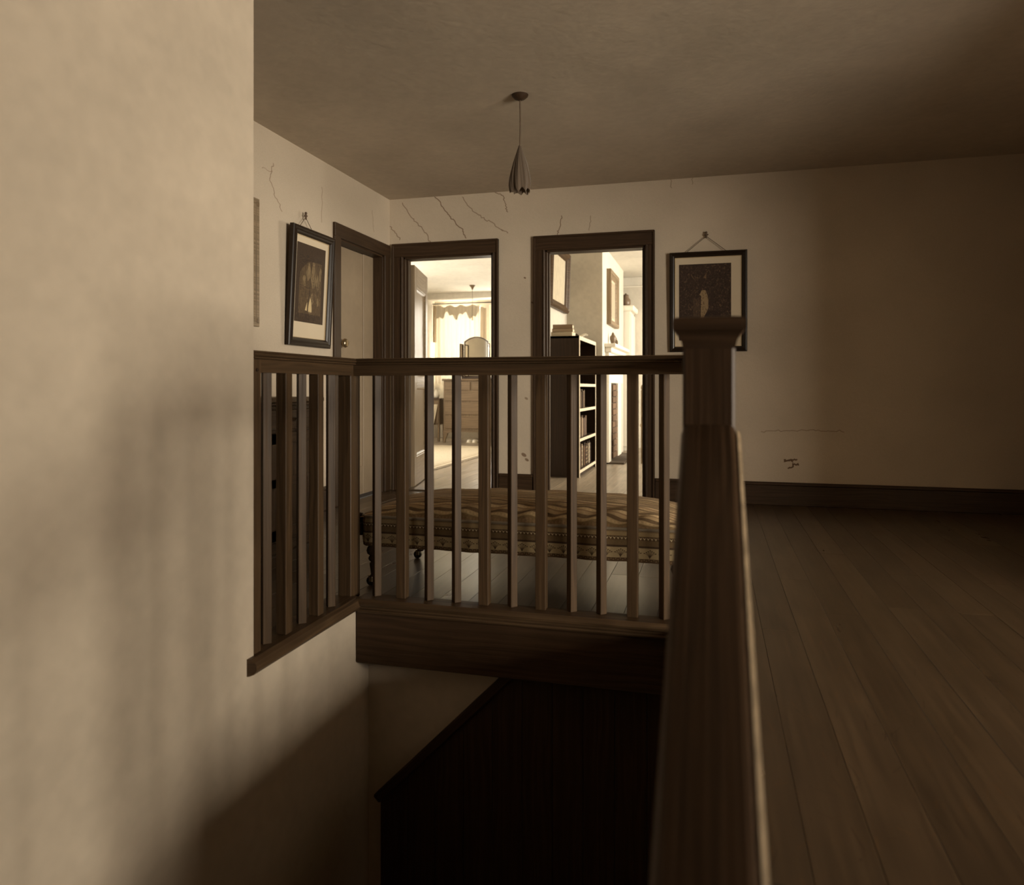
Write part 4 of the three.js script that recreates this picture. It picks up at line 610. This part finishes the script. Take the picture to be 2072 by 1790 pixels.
// ------------------------------------------------------------------ study
tag(mesh('wall_chimney', boxUV(new THREE.BoxGeometry(0.41, H, 2.05).translate(-1.415, H / 2, -9.375), 'y', 0, 0), M.plasterRoom), 'plaster chimney breast projecting into the study', 'chimney breast', 'structure');
{ const xf = -1.27, xb = SX0 + 0.005, z0 = -8.27, z1 = -7.2, top = 1.41, cx = (xf + xb) / 2, cz = (z0 + z1) / 2, t = thing('bookcase', 'dark open bookcase with front edges painted as lit in the study alcove', 'bookcase', [cx, 0, cz]), q = (a, b, c, d, e, f, bv, gr) => cb(a - cx, b, c - cz, d - cx, e, f - cz, bv, gr);
  M.edge = std('shelf edge painted as lit', rgb(0.72, 0.63, 0.48), 0.5);  // pale colour stands for window light on the front edges
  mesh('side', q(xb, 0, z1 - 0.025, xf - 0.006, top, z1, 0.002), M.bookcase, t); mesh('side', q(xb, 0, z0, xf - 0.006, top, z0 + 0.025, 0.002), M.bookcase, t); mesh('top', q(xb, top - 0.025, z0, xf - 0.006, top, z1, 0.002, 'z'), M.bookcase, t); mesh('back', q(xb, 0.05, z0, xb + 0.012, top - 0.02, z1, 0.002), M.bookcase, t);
  mesh('lit_edge_strip', q(xf - 0.006, 0, z1 - 0.03, xf, top, z1, 0.001), M.edge, t); mesh('lit_edge_strip', q(xf - 0.006, top - 0.04, z0, xf, top, z1 - 0.03, 0.001, 'z'), M.edge, t); mesh('lit_edge_strip', q(xf - 0.006, 0, z0, xf, top - 0.04, z0 + 0.03, 0.001), M.edge, t);
  for (const y of [0.07, 0.385, 0.685, 0.935]) { mesh('shelf', q(xb + 0.012, y - 0.025, z0 + 0.025, xf - 0.006, y, z1 - 0.025, 0.002, 'z'), M.bookcase, t); mesh('lit_shelf_edge', q(xf - 0.006, y - 0.03, z0 + 0.03, xf, y, z1 - 0.03, 0.001, 'z'), M.edge, t); }
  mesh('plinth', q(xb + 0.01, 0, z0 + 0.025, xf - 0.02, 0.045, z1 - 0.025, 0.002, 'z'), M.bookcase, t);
  const ORD = ['first', 'second', 'third', 'fourth', 'fifth', 'sixth', 'seventh', 'eighth', 'ninth', 'tenth', 'eleventh', 'twelfth', 'thirteenth', 'fourteenth', 'fifteenth', 'sixteenth', 'seventeenth', 'eighteenth', 'nineteenth', 'twentieth', 'twenty-first', 'twenty-second', 'twenty-third', 'twenty-fourth', 'twenty-fifth', 'twenty-sixth', 'twenty-seventh', 'twenty-eighth', 'twenty-ninth', 'thirtieth', 'thirty-first', 'thirty-second', 'thirty-third', 'thirty-fourth', 'thirty-fifth'];
  // books on the shelves: spines face the room
  const shelfNames = ['bottom shelf of the bookcase', 'lower middle shelf of the bookcase', 'upper middle shelf of the bookcase'], runs = [[0.07, 0.24, [0.60, 0.98]], [0.385, 0.22, [0.55, 0.9]], [0.685, 0.2, [0.62, 0.98]]];
  const book = (x, y, z, th, h, dp, m, lean, label, group) => { const b = thing('book', label, 'book', [x, y, z], 0, group); const c = merge([cb(-dp, 0, 0, 0, h, 0.003, 0.001), cb(-dp, 0, th - 0.003, 0, h, th, 0.001), cb(-0.004, 0, 0, 0, h, th, 0.001)]); const bm = mesh('cover', c, m, b); mesh('pages', cb(-dp + 0.004, 0.003, 0.003, -0.004, h - 0.003, th - 0.003, 0.0008), M.pages, b); if (group.includes('bottom') && rnd() < 0.45) mesh('spine_bands', merge([0.12, 0.3, 0.5, 0.7, 0.88].map((f) => cb(-0.0005, h * f - 0.006, 0.004, 0.0012, h * f + 0.006, th - 0.004, 0.0004))), M.gilt, b).userData.kind = 'stuff'; return b; };
  runs.forEach(([y, hh, [f0, f1]], si) => { let z = z1 - 0.035; let k = 0; const zEnd = [-8.18, -7.86, -7.7][si]; while (z > zEnd) { const th = si === 2 ? rr(0.014, 0.028) : rr(0.026, 0.052), h = hh * rr(0.82, 1.0); z -= th + 0.002; book(xf - 0.03 - rr(0, 0.02), y + 0.0012, z, th, h, rr(0.14, 0.19), M.books[si === 0 ? [4, 0, 3, 1, 4, 4, 0, 5][k % 8] : Math.floor(rnd() * 6)], 0, ORD[k] + ' upright book from the doorway end on the ' + shelfNames[si], 'books on the ' + shelfNames[si]); k++; } });
  // stack on top
  let y = top + 0.001; const st2 = [[0.22, 0.15, 0.045, 3, 'thick brown book at the bottom of the stack on the bookcase'], [0.21, 0.14, 0.035, 2, 'middle book of the stack on the bookcase'], [0.20, 0.14, 0.04, 5, 'top book of the stack on the bookcase']];
  for (const [l, w, h, m, lab] of st2) { const b = thing('stacked_book', lab, 'book', [-1.46, y, -7.34], rr(-0.1, 0.1)); mesh('cover', merge([cb(-l / 2, 0, -w / 2, l / 2, 0.004, w / 2, 0.001), cb(-l / 2, h - 0.004, -w / 2, l / 2, h, w / 2, 0.001), cb(-l / 2, 0, w / 2 - 0.004, l / 2, h, w / 2, 0.001)]), M.books[m], b); mesh('pages', cb(-l / 2 + 0.003, 0.004, -w / 2 + 0.003, l / 2 - 0.003, h - 0.004, w / 2 - 0.004, 0.001), M.pages, b); y += h; }
  const pf = []; for (let j = 0; j <= 6; j++) for (let i = 0; i <= 8; i++) pf.push((i / 8 - 0.5) * 0.16, 0.025 + 0.025 * Math.sin(i * 1.1 + j * 0.7) * Math.cos(j * 0.9), (j / 6 - 0.5) * 0.2); const pi = []; for (let j = 0; j < 6; j++) for (let i = 0; i < 8; i++) { const a = j * 9 + i; pi.push(a, a + 9, a + 1, a + 1, a + 9, a + 10); } const pg = new THREE.BufferGeometry(); pg.setAttribute('position', new THREE.Float32BufferAttribute(pf, 3)); pg.setIndex(pi); pg.computeVertexNormals(); M.loose = std('loose paper', rgb(0.8, 0.74, 0.6), 0.9, { side: THREE.DoubleSide }); const lp = mesh('loose_papers', pg, M.loose); lp.position.set(-1.34, top + 0.002, -7.56); tag(lp, 'curled loose papers beside the stack of books on the bookcase', 'paper');
}
// two framed pictures of the study
{ const xw = SX0 + 0.002, a = onX(1111, 620, xw + 0.03), b = onX(1147, 637, xw + 0.03), w = a.z - b.z, y0 = 1.73, y1 = 2.4, zc = (a.z + b.z) / 2;
  picture('wide_picture', 'pale picture in a carved brown frame above the bookcase', w, y1 - y0, { pos: [xw + 0.012, (y0 + y1) / 2, zc], turn: Math.PI / 2, tilt: 0.03, fw: 0.09, mat: M.wood, profile: [[0, 0], [0, 0.04], [0.02, 0.06], [0.035, 0.05], [0.045, 0.055], [0.06, 0.04], [0.075, 0.03], [0.09, 0.012]], mountMat: M.paper, print: [-w / 2 + 0.09, w / 2 - 0.09, -0.24, 0.24], printMat: std('pale landscape', rgb(0.62, 0.54, 0.40), 0.9, { map: rep(T_plaster, 2, 2) }) }); }
{ const xw = -1.21, a = onX(1236, 541, xw + 0.05), b = onX(1252, 563, xw + 0.05), w = a.z - b.z, y0 = 1.65, y1 = 2.31, zc = (a.z + b.z) / 2;
  picture('deep_framed_picture', 'picture in a deep box frame on the chimney breast above the mantel', w, y1 - y0, { pos: [xw + 0.002, (y0 + y1) / 2, zc], turn: Math.PI / 2, fw: 0.08, mat: M.paleWood, profile: [[0, 0], [0, 0.05], [0.012, 0.056], [0.03, 0.05], [0.045, 0.054], [0.06, 0.03], [0.08, 0.012]], mountMat: M.paper, print: [-w / 2 + 0.12, w / 2 - 0.12, -0.22, 0.22], printMat: std('pale study print', rgb(0.5, 0.42, 0.3), 0.9, { map: rep(T_plaster, 2, 2) }) }); }
{ // fireplace with white mantel, brick cheeks and dark firebox
  const X = -1.21, t = thing('fireplace', 'white mantelpiece with brick cheeks on the chimney breast', 'fireplace', [X, 0, -9.3]), q = (a, b, c, d, e, f, bv, gr) => cb(a - X, b, c + 9.3, d - X, e, f + 9.3, bv, gr);
  mesh('mantel_shelf', q(X, 1.37, -10.02, X + 0.13, 1.41, -8.52, 0.005, 'z'), M.whitePaint, t); mesh('bed_mould', q(X, 1.31, -9.98, X + 0.085, 1.37, -8.56, 0.012, 'z'), M.whitePaint, t); mesh('frieze', q(X, 0.95, -9.95, X + 0.045, 1.31, -8.6, 0.003, 'z'), M.whitePaint, t);
  for (const [a, b] of [[-8.78, -8.6], [-9.80, -9.47]]) mesh('pilaster', q(X, 0, a, X + 0.045, 0.95, b, 0.004), M.whitePaint, t);
  mesh('firebox', q(X, 0, -9.06, X + 0.012, 0.95, -8.78, 0.001), M.soot, t); mesh('firebox', q(X, 0, -9.95, X + 0.012, 0.95, -9.80, 0.001), M.soot, t);
  const bp = mesh('brick_surround', q(X, 0, -9.47, X + 0.014, 0.95, -9.07, 0.001), M.mortar, t);
  for (let r = 0; r < 12; r++) for (const [a, b] of r % 2 ? [[-9.262, -9.075], [-9.465, -9.272]] : [[-9.165, -9.075], [-9.365, -9.173], [-9.465, -9.373]]) mesh('brick', q(X + 0.012, 0.022 + r * 0.0765, a, X + 0.028 + rr(0, 0.005), 0.089 + r * 0.0765, b, 0.003), M.brick[Math.floor(rnd() * 3)], bp);
  mesh('hearth', q(X, 0, -9.95, X + 0.22, 0.02, -8.6, 0.004, 'z'), M.mortar, t);
}
{ const v = thing('mantel_vase', 'small dark lidded vase at the near end of the mantel', 'vase', [-1.155, 1.41, -8.86]); mesh('body', lathe([[0, 0], [0.022, 0], [0.026, 0.006], [0.018, 0.014], [0.028, 0.035], [0.038, 0.07], [0.036, 0.1], [0.024, 0.118], [0.014, 0.126], [0.018, 0.132], [0, 0.133]], 20), M.ceramicDark, v); mesh('lid', lathe([[0.017, 0.132], [0.015, 0.14], [0.006, 0.146], [0.007, 0.152], [0, 0.156]], 14), M.ceramicDark, v);
  const b = thing('bird_figurine', 'small dark bird ornament on the mantel beside the vase', 'ornament', [-1.155, 1.41, -9.15], Math.PI / 2 + 0.3); const body = new THREE.SphereGeometry(0.5, 16, 12).scale(0.11, 0.06, 0.05).rotateZ(0.25).translate(0, 0.055, 0), head = new THREE.SphereGeometry(0.022, 12, 10).translate(0.055, 0.095, 0), beak = new THREE.ConeGeometry(0.008, 0.025, 8).rotateZ(-Math.PI / 2).translate(0.085, 0.094, 0), tail = new THREE.ConeGeometry(0.022, 0.07, 8).rotateZ(Math.PI / 2 + 0.2).translate(-0.075, 0.03, 0); mesh('body', merge([body, head, beak, tail].map((g) => clean(g))), M.ceramicDark, b); mesh('stand', lathe([[0, 0], [0.028, 0], [0.026, 0.008], [0.008, 0.012], [0.007, 0.035], [0, 0.036]], 14), M.ceramicDark, b); }
{ const xf = -1.1, x0 = SX0 + 0.004, z0 = -10.98, z1 = -10.45, cx = (xf + x0) / 2, cz = (z0 + z1) / 2, t = thing('tall_cupboard', 'tall white painted cupboard with cornice beyond the fireplace', 'cupboard', [cx, 0, cz]), q = (a, b, c, d, e, f, bv, gr) => cb(a - cx, b, c - cz, d - cx, e, f - cz, bv, gr);
  mesh('body', q(x0, 0.06, z0, xf - 0.02, 1.98, z1, 0.004), M.whitePaint, t); mesh('cornice', q(x0, 1.98, z0, xf + 0.04, 2.06, z1 + 0.03, 0.015, 'z'), M.whitePaint, t); mesh('plinth', q(x0, 0, z0, xf - 0.03, 0.06, z1 - 0.01, 0.004, 'z'), M.whitePaint, t);
  for (const [a, b] of [[z0 + 0.02, cz - 0.004], [cz + 0.004, z1 - 0.02]]) { const d = mesh('door', q(xf - 0.02, 0.1, a, xf, 1.94, b, 0.004), M.whitePaint, t); mesh('knob', lathe([[0, 0.02], [0.01, 0.016], [0.01, 0.008], [0.005, 0]], 10).rotateZ(Math.PI / 2).scale(-1, 1, 1).rotateX(0).translate(xf - cx, 1.0, (a < cz - 0.1 ? b - 0.04 : a + 0.04) - cz), M.brass, d); }
  const j = thing('storage_jar', 'dark round jar standing on top of the tall cupboard', 'jar', [-1.2, 2.06, -10.62]); mesh('body', lathe([[0, 0], [0.05, 0], [0.07, 0.04], [0.07, 0.09], [0.045, 0.13], [0.04, 0.15], [0.045, 0.155], [0, 0.155]], 18), M.ceramicDark, j); mesh('lid', lathe([[0.045, 0.155], [0.04, 0.17], [0.012, 0.178], [0.012, 0.19], [0, 0.195]], 14), M.ceramicDark, j); }
{ const q = onY(1297, 937, 0), t = thing('ladder_back_chair', 'pale ladder back chair just inside the study doorway', 'chair', [q.x + 0.235, 0, q.z - 0.15], -0.1);
  const post = lathe([[0.018, 0], [0.018, 0.86], [0.012, 0.87], [0.019, 0.885], [0.02, 0.90], [0.012, 0.925], [0, 0.93]], 12), leg = lathe([[0.018, 0], [0.018, 0.46], [0, 0.46]], 12);
  for (const s of [-1, 1]) { const p = mesh('back_post', post, M.paleWood, t); p.position.set(s * 0.2, 0, 0.18); const l = mesh('leg', leg, M.paleWood, t); l.position.set(s * 0.22, 0, -0.2); }
  for (const y of [0.56, 0.66, 0.76, 0.85]) mesh('slat', extrude([[-0.2, y - 0.02], [0.2, y - 0.02], [0.2, y + 0.012], [0.1, y + 0.026], [0, y + 0.03], [-0.1, y + 0.026], [-0.2, y + 0.012]], 0.01, 'x').translate(0, 0, 0.175), M.paleWood, t);
  mesh('seat', cb(-0.23, 0.435, -0.22, 0.23, 0.465, 0.19, 0.012, 'x'), M.cloth, t);
  for (const [a, b, z, y] of [[-0.2, 0.2, -0.2, 0.2], [-0.2, 0.2, 0.18, 0.22], [-0.2, 0.2, -0.2, 0.32]]) mesh('stretcher', clean(new THREE.CylinderGeometry(0.01, 0.01, b - a, 8).rotateZ(Math.PI / 2).translate(0, y, z)), M.paleWood, t);
  for (const s of [-1, 1]) for (const y of [0.17, 0.3]) mesh('stretcher', clean(new THREE.CylinderGeometry(0.01, 0.01, 0.38, 8).rotateX(Math.PI / 2).translate(s * 0.21, y, -0.01)), M.paleWood, t); }

renderer.render(scene, camera);
